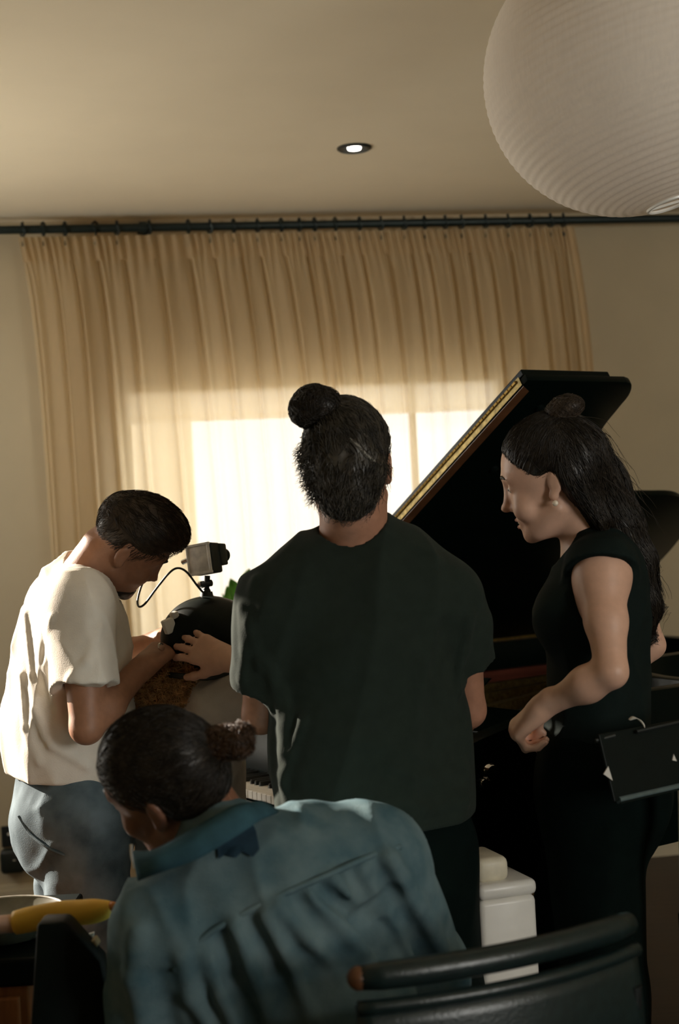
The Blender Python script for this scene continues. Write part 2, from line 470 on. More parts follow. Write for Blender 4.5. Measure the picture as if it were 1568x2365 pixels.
def curtain(label, rings, s0, s1, seed):
    """one sheer panel hanging in soft pleats from its rings"""
    global ring_me
    r_ = np.random.default_rng(seed)
    ss = [s_of(x, 522) for x in rings]
    c = thing('sheer_curtain', label, 'curtain', RW((s0 + s1) / 2, ROD_T, 0.04), group='sheer curtains on the black rod')
    ztop = ROD_Z - 0.030; zbot = 0.04
    n = len(ss); knots = [s0] + ss + [s1] if ss[0] - s0 > .02 else ss + [s1]
    ph = r_.uniform(0, 6.28, 6)
    nu, nv = 560, 40
    # phase advances by 2 pi between neighbouring rings
    sx = np.array(ss); px_ = np.arange(n) * 2 * math.pi

    def f(u, v):
        s = s0 + (s1 - s0) * u
        vv = v ** 1.6
        z = ztop - (ztop - zbot) * vv
        dz = ztop - z
        p_ = np.interp(s, sx, px_, left=px_[0] + (s - sx[0]) * 80, right=px_[-1] + (s - sx[-1]) * 80)
        head = math.exp(-(dz / 0.13) ** 2)
        amp = 0.012 * head + 0.030 * (1 - head)
        lean = 0.075 * (1 - math.exp(-dz / 0.45))
        pleat = math.exp(-(math.sin(p_ / 2 + 0.35 * math.sin(0.31 * p_ + ph[4])) / 0.22) ** 2)
        t = ROD_T + amp * (0.35 - 1.35 * pleat) + (1 - head) * 0.004 * math.cos(p_) + (1 - head) * 0.007 * math.sin(0.37 * p_ + ph[0] + dz * 1.2)
        t += head * 0.006 * math.cos(3 * p_)
        s2 = s + lean + (1 - head) * 0.006 * math.sin(p_ + ph[2] + 0.8 * dz) + 0.008 * math.sin(dz * 2.1 + ph[3] + s * 3) * (1 - head)
        return RW(s2, t, z)
    o = MB().grid(f, nu, nv).build('cloth', 'curtain', c, smooth='full')
    # header band (stiffened tape behind the pleats)
    def g(u, v):
        s = s0 + (s1 - s0) * u
        p_ = np.interp(s, sx, px_, left=px_[0] + (s - sx[0]) * 80, right=px_[-1] + (s - sx[-1]) * 80)
        z = ztop - 0.095 * v
        pleat = math.cos(p_)
        return RW(s + 0.075 * (1 - math.exp(-(ztop - z) / 0.45)), ROD_T - 0.004 + 0.009 * np.sign(pleat) * abs(pleat) ** .75 + .006 * math.cos(3 * p_), z)
    MB().grid(g, 300, 4).build('heading_tape', 'curtain', c, smooth='full')
    # side hem, doubled cloth
    for i, s in enumerate(ss):
        if ring_me is None:
            m2 = MB()
            pts = [np.array([0.006 * math.sin(a * 2), 0.0235 * math.sin(a), 0.0235 * math.cos(a)]) for a in np.linspace(0, 2 * math.pi, 17)]
            m2.tube(pts, 0.0042, 6, cap=False)
            m2.tube([np.array([0, 0, -.024]), np.array([0.004, .004, -.036]), np.array([0, 0, -.055])], 0.0035, 6)
            m2.box((0, 0, -.056), (0.010, 0.012, 0.016))
            m2.box((0, 0, .026), (0.008, 0.010, 0.008))
            ro = m2.build('ring', 'rod', c, smooth=True, local=True); ring_me = ro.data
        else:
            ro = bpy.data.objects.new('ring', ring_me); COL.objects.link(ro); ro.parent = c
        ro.location = Vector(RW(s, ROD_T, ROD_Z) - base_of(c))
        ro.rotation_euler = (0, 0, YAW + r_.uniform(-.3, .3))
    return c


cl = curtain('left sheer cream curtain panel, behind the man in the white shirt', rings_l, s_of(42, 540), s_of(722, 530), 1)
cr_ = curtain('right sheer cream curtain panel, partly behind the raised piano lid', rings_r, s_of(712, 530), s_of(1318, 530), 2)
# doubled side hem of the right panel
mb = MB()
sE = s_of(1318, 530)
for k in range(2):
    def f(u, v, k=k):
        z = ROD_Z - 0.030 - (ROD_Z - .070) * v ** 1.5; dz = ROD_Z - .030 - z
        return RW(sE - .022 + .030 * u + 0.075 * (1 - math.exp(-dz / 0.45)), ROD_T + 0.012 + 0.012 * math.sin(3 * u + dz) + 0.003 * k, z)
    mb.grid(f, 6, 30)
mb.build('side_hem', 'curtain', cr_, smooth='full')

# ------------------------------------------------------------------ ceiling downlight
sp = on_plane(818, 341, (0, 0, CEIL), (0, 0, 1))
dl = thing('ceiling_spotlight', 'recessed metal ceiling spotlight, switched on', 'ceiling light', sp)
MB().lathe([(0.034, -.001), (0.040, -.006), (0.052, -.008), (0.058, -.004), (0.058, 0.0)], sp, n=40).build('trim_ring', 'steel_dark', dl, smooth=True)
lamp_m = emit_mat('lamp_glow', (1.0, 0.9, 0.82), 9)
MB().lathe([(0.0, -.010), (0.012, -.009), (0.022, -.006), (0.0235, -.001)], sp, n=28).build('bulb', lamp_m, dl, smooth=True)
MB().tube([sp + np.array([-.02, -.05, -.006]), sp + np.array([-.012, -.03, -.010])], .002, 6).build('spring_clip', 'chrome', dl)

# ------------------------------------------------------------------ paper lantern
LC = P(1450, 170, 2.97); LRAD = 0.303
tl_ = math.radians(14)
lax = np.array([-math.sin(tl_), 0.05, math.cos(tl_)]); lax /= np.linalg.norm(lax)
lan = thing('paper_lantern', 'large round white rice-paper pendant lantern with fine ribs', 'lantern', LC)
prof = []; NR = 46
for i in range(NR * 4 + 1):
    th = math.radians(9) + (math.pi - math.radians(18)) * i / (NR * 4)
    b_ = 1 - 0.010 * (0.5 + 0.5 * math.cos(2 * math.pi * i / 4)) if False else 1 - 0.007 * abs(math.sin(math.pi * i / 4))
    prof.append((LRAD * math.sin(th) * b_, LRAD * 0.97 * math.cos(th) * b_))
mb = MB(); mb.lathe(prof[::-1], LC, axis=lax, n=96)
mb.f = [q for q in mb.f if len(q) == 4]
mb.build('paper_shade', 'paper', lan, smooth='full')
for sgn in (-1, 1):
    rr = LRAD * math.sin(math.radians(9)); c0 = LC + lax * sgn * LRAD * .97 * math.cos(math.radians(9))
    u_ = np.cross(lax, (0, 1, 0)); u_ /= np.linalg.norm(u_); w_ = np.cross(lax, u_)
    pts = [c0 + rr * (math.cos(a) * u_ + math.sin(a) * w_) for a in np.linspace(0, 2 * math.pi, 33)]
    mb = MB(); mb.tube(pts, 0.004, 6, cap=False)
    if sgn < 0: mb.tube([c0 + rr * u_, c0 - rr * u_], 0.003, 6)
    mb.build('wire_ring', 'white_gloss', lan, smooth=True)
MB().tube([LC + lax * .29, LC + lax * .2], 0.02, 12).build('lamp_socket', 'white_gloss', lan, smooth=True)
top = LC + lax * .29
MB().tube([top, np.array([top[0], top[1], CEIL])], 0.004, 8).build('cord', 'white_gloss', lan, smooth=True)

# ------------------------------------------------------------------ wall sockets at lower left
w = on_plane(28, 1930, RW(0, 0, 0), N_); s_, z_ = float((w - W0) @ E_), float(w[2])
so = thing('wall_socket', 'dark wall socket plate low on the wall at far left, above the plug', 'socket', RW(s_, 0, z_))
mb = MB(); rbox(mb, s_ - .04, s_ + .04, 0, .012, z_ - .04, z_ + .04); mb.build('plate', 'steel_dark', so, bevel=.003)
MB().tube([RW(s_ - .012, .011, z_ + .01), RW(s_ - .012, .016, z_ + .01)], .006, 10).build('indicator', 'white_gloss', so)
so2 = thing('plug_adapter', 'rounded black plug-in adapter just below the wall socket', 'adapter', RW(s_, 0, z_ - .088))
mb = MB(); rbox(mb, s_ - .046, s_ + .046, 0, .06, z_ - .137, z_ - .043); mb.build('housing', 'black_plastic', so2, bevel=.018, segs=4, smooth=True)
for k in (-.012, .012):
    mb = MB(); rbox(mb, s_ + .02 + k - .005, s_ + .02 + k + .005, .06, .063, z_ - .085, z_ - .081); mb.build('marking', 'white_gloss', so2)

# ------------------------------------------------------------------ grand piano (p: front to tail, q: bass to treble)
PA = np.array([-0.244, 4.584, 0.0]); PANG = math.radians(33.78)
pa = np.array([math.cos(PANG), math.sin(PANG), 0]); pk = np.array([math.sin(PANG), -math.cos(PANG), 0])
LID = math.radians(30.45)
lw = math.cos(LID) * pk + np.array([0, 0, math.sin(LID)])       # up the lid
ln = np.cross(pa, lw); ln = ln if ln[2] > 0 else -ln


def PN(p, q, z):
    return PA + (p - 0.5) * pa + q * pk + np.array([0, 0, z])


def LD(p, w_, h=0.0):
    return PA + np.array([0, 0, 1.003]) + (p - 0.5) * pa + w_ * lw + h * ln


piano = thing('grand_piano', 'black lacquered grand piano with its lid propped open', 'piano', PN(0.9, 0.75, 0))
axp = (pa, pk, np.array([0, 0, 1.0]))


def pbox(mb, p0, p1, q0, q1, z0, z1):
    return mb.box(PN((p0 + p1) / 2, (q0 + q1) / 2, (z0 + z1) / 2), (p1 - p0, q1 - q0, z1 - z0), axp)


bent = [(0.84, 1.512), (0.868, 1.500), (0.895, 1.455), (0.905, 1.39), (0.925, 1.29), (1.0, 1.13), (1.11, 1.01), (1.27, 0.955), (1.40, 0.948), (1.55, 0.93),
        (1.70, 0.83), (1.79, 0.68), (1.835, 0.52), (1.842, 0.40), (1.842, 0.06), (1.825, 0.012)]
bent_s = [tuple(q) for q in catmull([np.array(b) for b in bent], 5)]


def offset_in(loop, d):
    out = []; n = len(loop)
    for i in range(n):
        a = np.array(loop[max(i - 1, 0)]); b = np.array(loop[min(i + 1, n - 1)])
        t = b - a; t /= np.linalg.norm(t)
        out.append((loop[i][0] + t[1] * d * 1.0, loop[i][1] - t[0] * d * 1.0))
    return out


# rim: treble arm -> bentside -> tail -> spine -> bass arm
path = [(-0.02, 1.512), (0.05, 1.512), (0.12, 1.512), (0.20, 1.512), (0.27, 1.512), (0.33, 1.512), (0.5, 1.512), (0.7, 1.512)] + bent_s + [(1.7, 0.0), (1.2, 0.0), (0.7, 0.0), (0.5, 0.0),
        (0.33, 0.0), (0.27, 0.0), (0.20, 0.0), (0.12, 0.0), (0.05, 0.0), (-0.02, 0.0)]


def rim_top(p):
    if p >= 0.33: return 1.0
    if p >= 0.27: return 1.0 - 0.02 * (0.33 - p) / .06
    if p >= 0.12: return 0.98 - 0.03 * (0.27 - p) / .15
    return 0.95 - 0.04 * (0.12 - p) / .14


def rim_strip(d0, d1, z0, z1f):
    o = offset_in(path, -d0) if d0 else path
    i = offset_in(path, d1)
    i = offset_in(path, -d1)
    mb = MB(); n = len(path); vs = []
    for k in range(n):
        zt = z1f(path[k][0])
        vs += [PN(o[k][0], o[k][1], z0), PN(o[k][0], o[k][1], zt), PN(i[k][0], i[k][1], zt), PN(i[k][0], i[k][1], z0)]
    fs = []
    for k in range(n - 1):
        for e in range(4):
            fs.append((4 * k + e, 4 * k + (e + 1) % 4, 4 * k + 4 + (e + 1) % 4, 4 * k + 4 + e))
    fs += [(0, 1, 2, 3), (4 * n - 4, 4 * n - 1, 4 * n - 2, 4 * n - 3)]
    return mb.add(vs, fs)


# check which side is inside: (p,q) of the treble arm must move to smaller q
_t = offset_in(path, 0.05)[3]
SGN = 1 if _t[1] < 1.512 else -1


def offset_in2(loop, d):
    return offset_in(loop, SGN * d)


def rim_strip(d0, d1, z0, z1f):
    o = offset_in2(path, d0); i = offset_in2(path, d1)
    mb = MB(); n = len(path); vs = []
    for k in range(n):
        zt = z1f(path[k][0])
        vs += [PN(o[k][0], o[k][1], z0), PN(o[k][0], o[k][1], zt), PN(i[k][0], i[k][1], zt), PN(i[k][0], i[k][1], z0)]
    fs = []
    for k in range(n - 1):
        for e in range(4):
            fs.append((4 * k + e, 4 * k + (e + 1) % 4, 4 * k + 4 + (e + 1) % 4, 4 * k + 4 + e))
    fs += [(0, 1, 2, 3), (4 * n - 4, 4 * n - 1, 4 * n - 2, 4 * n - 3)]
    return mb.add(vs, fs)


rim = rim_strip(0, 0.055, 0.63, rim_top).build('rim', 'lacquer', piano, bevel=0.003, smooth=True)
rim_strip(0.056, 0.095, 0.74, lambda p: 0.905 if p > .33 else .745).build('inner_rim', 'mahog', piano)
inn = offset_in2([q for q in path if q[0] > 0.4], 0.06)
MB().prism([PN(p, q, 0.775) for p, q in inn], (0, 0, .012)).build('soundboard', 'sboard', piano)
inn2 = offset_in2([q for q in path if q[0] > 0.4], 0.13)
MB().prism([PN(p, q, 0.83) for p, q in inn2], (0, 0, .014)).build('iron_plate', mat('bronze_paint', (.05, .035, .014), .6, var=.2), piano)
for i, (q0, q1) in enumerate(((0.25, 0.2), (0.5, 0.36), (0.8, 0.5), (1.1, 0.7))):
    MB().bar(PN(.45, q0, .865), PN(1.6 - .45 * i / 3 - (.4 if i == 3 else 0), q1, .865), .03, .04).build('plate_strut', 'brass_dull', piano)
mb = MB()
for i in range(48):
    q0 = .16 + 1.2 * i / 47; pe = np.interp(i, [0, 20, 34, 47], [1.7, 1.45, 1.0, .75])
    mb.tube([PN(.5, q0, .853), PN(pe, .12 + (q0 - .12) * (.55 if i < 30 else .9), .853)], .0012, 4)
mb.build('strings', 'steel_dark', piano)
# keybed, key slip, cheeks
mb = MB(); pbox(mb, -0.03, 0.42, 0.0, 1.512, 0.60, 0.70); mb.build('keybed', 'lacquer', piano, bevel=.004)
mb = MB(); pbox(mb, -0.035, -0.012, 0.056, 1.456, 0.64, 0.735); mb.build('key_slip', 'lacquer', piano, bevel=.003)
for (q0, q1) in ((0.056, 0.138), (1.374, 1.456)):
    mb = MB(); pbox(mb, -0.01, 0.16, q0, q1, 0.70, 0.79); mb.build('cheek_block', 'lacquer', piano, bevel=.006)
# fallboard behind the keys and music shelf/desk
MB().prism([PN(.150, .14, .755), PN(.172, .14, .90), PN(.20, .14, .93), PN(.22, .14, .93), PN(.18, .14, .755)], pk * 1.232).build('fallboard', 'lacquer', piano, smooth=True)
mb = MB(); pbox(mb, .22, .52, .06, 1.45, .925, .945); mb.build('music_shelf', 'lacquer', piano, bevel=.003)
MB().prism([PN(.40, .42, .946), PN(.41, .42, .946), PN(.52, .42, 1.02), PN(.51, .42, 1.02)], pk * .66).build('music_desk', 'lacquer', piano)
# keys
kw = 1.232 / 52
wme = None; bme = None
krot = PANG
for i in range(52):
    if wme is None:
        m2 = MB(); m2.box((0.075, 0, -.011), (0.150, kw - .0012, .022)); o = m2.build('white_key', 'ivory', piano, local=True, bevel=.0015, segs=1); wme = o.data
    else:
        o = bpy.data.objects.new('white_key', wme); COL.objects.link(o); o.parent = piano
    o.location = Vector(PN(0.0, .14 + kw * (i + .5), .757) - base_of(piano)); o.rotation_euler = (0, 0, krot)
for i in range(51):
    if (i + 5) % 7 in (2, 6): continue
    if bme is None:
        m2 = MB(); m2.box((0.05, 0, 0.004), (0.095, .0115, .016)); o = m2.build('black_key', 'ebony', piano, local=True, bevel=.003, segs=1); bme = o.data
    else:
        o = bpy.data.objects.new('black_key', bme); COL.objects.link(o); o.parent = piano
    o.location = Vector(PN(0.048, .14 + kw * (i + 1), .757) - base_of(piano)); o.rotation_euler = (0, 0, krot)
# lid with folded-back front flap, brass hinges
bl = [(0.5, 0.0), (0.5, 1.512), (0.7, 1.512)] + bent_s
lid_o = MB().prism([LD(p, w_) for p, w_ in bl], ln * 0.020).build('lid', 'lacquer', piano, bevel=.003, smooth=True)
mb = MB(); mb.prism([LD(.502, .01, .022), LD(.502, 1.505, .022), LD(.80, 1.505, .022), LD(.80, .01, .022)], ln * .018)
mb.build('folded_flap', 'lacquer', lid_o, bevel=.003)
mb = MB()
mb.prism([LD(.4985, .0, .002), LD(.4985, 1.49, .002), LD(.4985, 1.49, .026), LD(.4985, .0, .026)], pa * -.0015)
mb.build('hinge_leaf', 'brass_dull', lid_o)
mb = MB()
for i in range(86):
    w0 = .01 + 1.47 * i / 86
    mb.tube([LD(.4955, w0, .020), LD(.4955, w0 + 1.47 / 86 * .80, .020)], .0045, 8)
mb.build('hinge_knuckles', 'brass', lid_o, smooth=True)
mb = MB(); mb.prism([LD(.50, .0, -.0015), LD(.50, 1.49, -.0015), LD(.532, 1.47, -.0015), LD(.532, .0, -.0015)], -ln * .0015)
mb.build('edge_strip', 'walnut', lid_o)
mb = MB(); mb.tube([PN(.52, -.004, 1.006), PN(1.82, -.004, 1.006)], .007, 8); mb.build('spine_hinge', 'brass', piano, smooth=True)
for (p_, w_) in ((.70, 1.36), (.62, 1.40), (.66, 1.12)):
    MB().lathe([(0.012, 0), (0.012, .006), (.007, .009), (0, .009)], LD(p_, w_), axis=-ln, n=14).build('rubber_button', 'satin', lid_o, smooth=True)
# lid prop
pt_ = on_plane(1178, 1110, LD(0, 0), ln); pb = on_plane(1352, 1425, (0, 0, 1.0), (0, 0, 1))
MB().bar(pt_ - ln * .002, np.array([pb[0], pb[1], .86]), .022, .030).build('lid_prop', 'satin', piano, bevel=.003)
# legs, casters, lyre
for (p_, q_) in ((.22, .16), (.22, 1.36), (1.62, .32)):
    lg = MB().lathe([(.045, .10), (.048, .12), (.052, .30), (.062, .55), (.072, .575), (.075, .63)], PN(p_, q_, 0), n=8).build('leg', 'lacquer', piano, smooth=True)
    MB().lathe([(.030, .085), (.036, .10), (.050, .20), (.0525, .205), (.0525, .21)], PN(p_, q_, 0), n=16).build('ferrule', 'brass', lg, smooth=True)
    mb = MB(); mb.tube([PN(p_ - .012, q_ - .02, .034), PN(p_ + .012, q_ - .02, .034)], .034, 18); mb.tube([PN(p_, q_ - .01, .05), PN(p_, q_, .09)], .014, 10)
    mb.build('caster', 'brass', lg, smooth=True)
mb = MB(); pbox(mb, .38, .42, .68, .86, .12, .18)
for q_ in (.70, .84): mb.tube([PN(.40, q_, .16), PN(.40, q_, .62)], .014, 10)
ly = mb.build('pedal_lyre', 'lacquer', piano, smooth=True)
for q_ in (.72, .77, .82):
    MB().bar(PN(.38, q_, .13), PN(.26, q_, .10), .022, .008).build('pedal', 'brass', ly, bevel=.003)

# piano stool under the seated helmet wearer
ST = PN(-0.28, 0.89, 0)
stool = thing('piano_stool', 'black round piano stool under the helmet wearer', 'stool', ST)
MB().lathe([(0, .40), (.115, .40), (.128, .42), (.128, .445), (.115, .465), (0, .470)], ST, n=28).build('seat', 'leather', stool, smooth=True)
MB().lathe([(.03, .10), (.03, .40)], ST, n=14).build('column', 'satin', stool, smooth=True)
for a in range(3):
    an = a * 2.094 + .6
    MB().tube(catmull([ST + np.array([0, 0, .16]), ST + np.array([.10 * math.cos(an), .10 * math.sin(an), .12]), ST + np.array([.19 * math.cos(an), .19 * math.sin(an), .015])], 5), .016, 8).build('leg', 'satin', stool, smooth=True)

# ------------------------------------------------------------------ implicit modelling for people
def V(*a):
    return np.array(a[0] if len(a) == 1 else a, np.float64)


def unit(v):
    v = np.array(v, float); return v / np.linalg.norm(v)


def smin(a, b, k):
    h = np.clip(0.5 + 0.5 * (b - a) / k, 0, 1)
    return b * (1 - h) + a * h - k * h * (1 - h)


def smax(a, b, k):
    return -smin(-a, -b, k)


def cap(a, b, ra, rb=None):
    a = V(a); b = V(b); rb = ra if rb is None else rb
    d = b - a; L2 = max(d @ d, 1e-9)

    def f(p):
        t = np.clip((p - a) @ d / L2, 0, 1)
        return np.linalg.norm(p - a - t[:, None] * d, axis=1) - (ra + (rb - ra) * t)
    return f


def ecap(a, b, ra, rb, n, flat, flat2=None):
    """tapered capsule squashed along n"""
    a = V(a); b = V(b); n = unit(n); d = b - a; L2 = max(d @ d, 1e-9)
    flat2 = flat if flat2 is None else flat2

    def f(p):
        q = p - a
        t = np.clip(q @ d / L2, 0, 1)
        r = q - t[:, None] * d
        fl = flat + (flat2 - flat) * t
        rn = r @ n
        r = r + (rn * (1 / fl - 1))[:, None] * n
        return (np.linalg.norm(r, axis=1) - (ra + (rb - ra) * t)) * 0.8
    return f


def ell(c, rad, Rm=None):
    c = V(c); rad = V(rad)

    def f(p):
        q = p - c
        if Rm is not None: q = q @ Rm      # columns of Rm are the axes
        k0 = np.linalg.norm(q / rad, axis=1); k1 = np.linalg.norm(q / (rad * rad), axis=1) + 1e-9
        return k0 * (k0 - 1) / k1
    return f


def halfspace(c, n):
    c = V(c); n = unit(n)
    return lambda p: (p - c) @ n          # negative on the side away from n


def rbox_sdf(c, half, axes, r=0.004):
    c = V(c); half = V(half) - r; A_ = np.array(axes, float)

    def f(p):
        q = np.abs((p - c) @ A_.T) - half
        return np.linalg.norm(np.maximum(q, 0), axis=1) + np.minimum(q.max(1), 0) - r
    return f


class SDF:
    def __init__(self): self.ops = []

    def add(self, f, k=0.02): self.ops.append(('u', f, k)); return self

    def sub(self, f, k=0.01): self.ops.append(('s', f, k)); return self

    def cut(self, f, k=0.004): self.ops.append(('i', f, k)); return self

    def disp(self, f): self.ops.append(('d', f, 0)); return self

    def group(self, sub, c, rad, k=0.012):
        c = V(c)

        def f(p):
            dist = np.linalg.norm(p - c, axis=1); out = dist - rad
            m = dist < rad + 0.06
            if m.any(): out[m] = sub(p[m])
            return out
        return self.add(f, k)

    def __call__(self, p):
        d = np.full(len(p), 10.0)
        for op, f, k in self.ops:
            if op == 'u': d = smin(d, f(p), k)
            elif op == 's': d = smax(d, -f(p), k)
            elif op == 'i': d = smax(d, f(p), k)
            else: d = d + f(p)
        return d


_OFF = np.array([(i, j, k) for k in (0, 1) for j in (0, 1) for i in (0, 1)], np.int64)
_EDG = [(0, 1), (2, 3), (4, 5), (6, 7), (0, 2), (1, 3), (4, 6), (5, 7), (0, 4), (1, 5), (2, 6), (3, 7)]


def polygonize(fn, lo, hi, h, slack=1.6):
    """sparse surface nets; returns vertices and quads"""
    lo = V(lo); hi = V(hi)
    steps = [8, 4, 2, 1]
    n0 = np.ceil((hi - lo) / (8 * h)).astype(np.int64) + 1
    g = np.stack(np.meshgrid(*[np.arange(k) for k in n0], indexing='ij'), -1).reshape(-1, 3).astype(np.int64)
    cells = g * 8
    for si, s in enumerate(steps):
        if s == 1: break
        c = lo + (cells + s / 2) * h
        d = np.empty(len(c))
        for q in range(0, len(c), 200000): d[q:q + 200000] = fn(c[q:q + 200000])
        cells = cells[np.abs(d) < s * h * 0.866 * slack + 0.004]
        ns = steps[si + 1]; r = s // ns
        sub = np.array([(i, j, k) for i in range(r) for j in range(r) for k in range(r)], np.int64) * ns
        cells = (cells[:, None, :] + sub[None]).reshape(-1, 3)
    NX = int(n0.max() * 8 + 4)
    key = lambda q: q[..., 0] + NX * (q[..., 1] + NX * q[..., 2])
    cor = cells[:, None, :] + _OFF[None]
    ck = key(cor); uk, inv = np.unique(ck.ravel(), return_inverse=True)
    up = np.stack([uk % NX, (uk // NX) % NX, uk // (NX * NX)], -1)
    uv = np.empty(len(uk)); wp = lo + up * h
    for q in range(0, len(uk), 200000): uv[q:q + 200000] = fn(wp[q:q + 200000])
    val = uv[inv].reshape(-1, 8)
    neg = val < 0; act = neg.any(1) & (~neg.all(1))
    cells = cells[act]; val = val[act]; neg = neg[act]
    acc = np.zeros((len(cells), 3)); cnt = np.zeros(len(cells))
    for a, b in _EDG:
        m = neg[:, a] != neg[:, b]
        t = val[m, a] / (val[m, a] - val[m, b])
        acc[m] += _OFF[a] + t[:, None] * (_OFF[b] - _OFF[a]); cnt[m] += 1
    verts = lo + (cells + acc / cnt[:, None]) * h
    kc = key(cells); order = np.argsort(kc); ks = kc[order]
    quads = []
    for axis in range(3):
        ob = 1 << axis
        m = neg[:, 0] != neg[:, ob]
        base = cells[m]; flip = neg[m, 0]
        u = np.zeros(3, np.int64); w = np.zeros(3, np.int64)
        u[(axis + 1) % 3] = 1; w[(axis + 2) % 3] = 1
        ids = []; ok = np.ones(len(base), bool)
        for off in (0 * u, u, u + w, w):
            kk = key(base - off); pos = np.searchsorted(ks, kk); pos = np.clip(pos, 0, len(ks) - 1)
            ok &= ks[pos] == kk; ids.append(order[pos])
        qd = np.stack(ids, -1)
        qd[~flip] = qd[~flip][:, ::-1]
        quads.append(qd[ok])
    return verts, np.concatenate(quads)


def fast_mesh(name, verts, quads):
    me = bpy.data.meshes.new(name)
    me.vertices.add(len(verts)); me.vertices.foreach_set('co', np.ascontiguousarray(verts, np.float32).ravel())
    n = quads.shape[1]
    me.loops.add(len(quads) * n); me.loops.foreach_set('vertex_index', np.ascontiguousarray(quads, np.int32).ravel())
    me.polygons.add(len(quads)); me.polygons.foreach_set('loop_start', np.arange(len(quads), dtype=np.int32) * n)
    me.polygons.foreach_set('use_smooth', np.ones(len(quads), bool))
    me.update(calc_edges=True); me.validate()
    return me


def sdf_obj(name, fn, lo, hi, h, m, parent, slack=1.6):
    v, q = polygonize(fn, lo, hi, h, slack)
    return link(name, fast_mesh(name, v - base_of(parent), q), m, parent)


def waves(seed, n=6):
    r = np.random.default_rng(seed)
    D = r.normal(size=(n, 3)); D /= np.linalg.norm(D, axis=1)[:, None]
    F_ = r.uniform(0.7, 1.5, n); ph = r.uniform(0, 6.28, n)
    return lambda p, freq=1.0: np.sin((p @ D.T) * F_ * freq + ph).mean(1)


def folds(seed, along, freq, amp, squeeze=0.25, sharp=1.6):
    """cloth folds running along a direction: noise squeezed along it, ridged"""
    a = unit(along); w1 = waves(seed, 7); w2 = waves(seed + 50, 5)

    def f(p):
        q = p - (1 - squeeze) * (p @ a)[:, None] * a
        x = w1(q, freq) * 2 + 0.5 * w2(q, freq * 2.1)
        return -amp * np.maximum(1 - np.abs(x), 0) ** sharp
    return f


def frame(fwd, up):
    """columns: left, forward, up"""
    f = unit(fwd); u = np.array(up, float); u = u - f * (u @ f); u = unit(u)
    return np.stack([np.cross(u, f), f, u], 1)      # x axis = person's left


class Head:
    """local coordinates: x to the person's left, y forward, z up, origin between the ear canals"""

    def __init__(self, origin, fwd, up, scale=1.0, fem=False):
        self.o = V(origin); self.R = frame(fwd, up); self.s = scale; self.fem = fem

    def w(self, *q): return self.o + self.R @ (V(*q) * self.s)

    def loc(self, p): return (p - self.o) @ self.R / self.s

    def wrap(self, f):
        return lambda p: f(self.loc(p)) * self.s

    def sdf(self, smile=False, open_eyes=True):
        S = SDF(); fm = self.fem
        S.add(ell((0, -.004, .045), (.0745, .097, .084)))
        S.add(ell((0, .038, -.012), (.0605, .060, .095)), .03)
        S.add(ell((0, .046, -.070), (.047 if fm else .052, .050, .044)), .025)
        S.add(cap((-.012, .082, -.100), (.012, .082, -.100), .014 if fm else .018), .02)
        for s in (-1, 1):
            S.add(cap((s * .056, .005, -.052), (s * .034, .062, -.090), .014, .013), .025)
            S.add(ell((s * .040, .070, -.028), (.023, .021, .022)), .02)
            S.add(cap((s * .010, .0905, .034), (s * .040, .080, .033), .009, .008), .014)
        S.add(cap((0, .092, .022), (0, .108, -.026), .0075, .0105), .012)
        S.add(ell((0, .1135 if fm else .1115, -.029), (.0095 if fm else .0105, .0115, .0090)), .008)
        for s in (-1, 1):
            S.add(ell((s * .0125, .099, -.034), (.0085, .010, .0075)), .006)
            S.sub(ell((s * .033, .103, .012), (.018, .018, .0125)), .012)
            S.add(ell((s * .032, .0785, .012), (.0145, .0125, .0125)), .003)
            S.sub(ell((s * .007, .104, -.040), (.0035, .005, .004)), .003)
        # lips
        S.add(cap((-.019, .0855, -.062), (.019, .0855, -.062), .007), .008)
        S.add(ell((0, .0945, -.0605), (.017, .0075, .0055)), .006)
        S.add(ell((0, .0935, -.0735), (.016, .0080, .0065)), .006)
        S.sub(ell((0, .1015, -.0668), (.021, .008, .0022 if not smile else .0045)), .004)
        if smile:
            for s in (-1, 1):
                S.add(ell((s * .043, .072, -.040), (.020, .020, .018)), .015)
                S.sub(cap((s * .018, .105, -.034), (s * .034, .089, -.072), .003), .008)
        # ears
        for s in (-1, 1):
            Rm = np.stack([unit((1, -s * -.35 * s, 0)) if False else unit((1, .25 * s, 0)), unit((-.25 * s, 1, .2)), unit((0, -.2, 1))], 1)
            S.add(ell((s * (.0745 if fm else .0765), -.008, .002), (.0072, .0142, .0250) if fm else (.0080, .0165, .028), Rm), .006)
            S.add(ell((s * .074, .002, -.022), (.007, .010, .012)), .006)
            S.sub(ell((s * .0855, -.003, .006), (.006, .010, .017)), .004)
        # neck root so the body can blend into it
        S.add(cap((0, -.018, -.02), (0, -.022, -.09), .052 if not fm else .045, .053 if not fm else .046), .03)
        return S


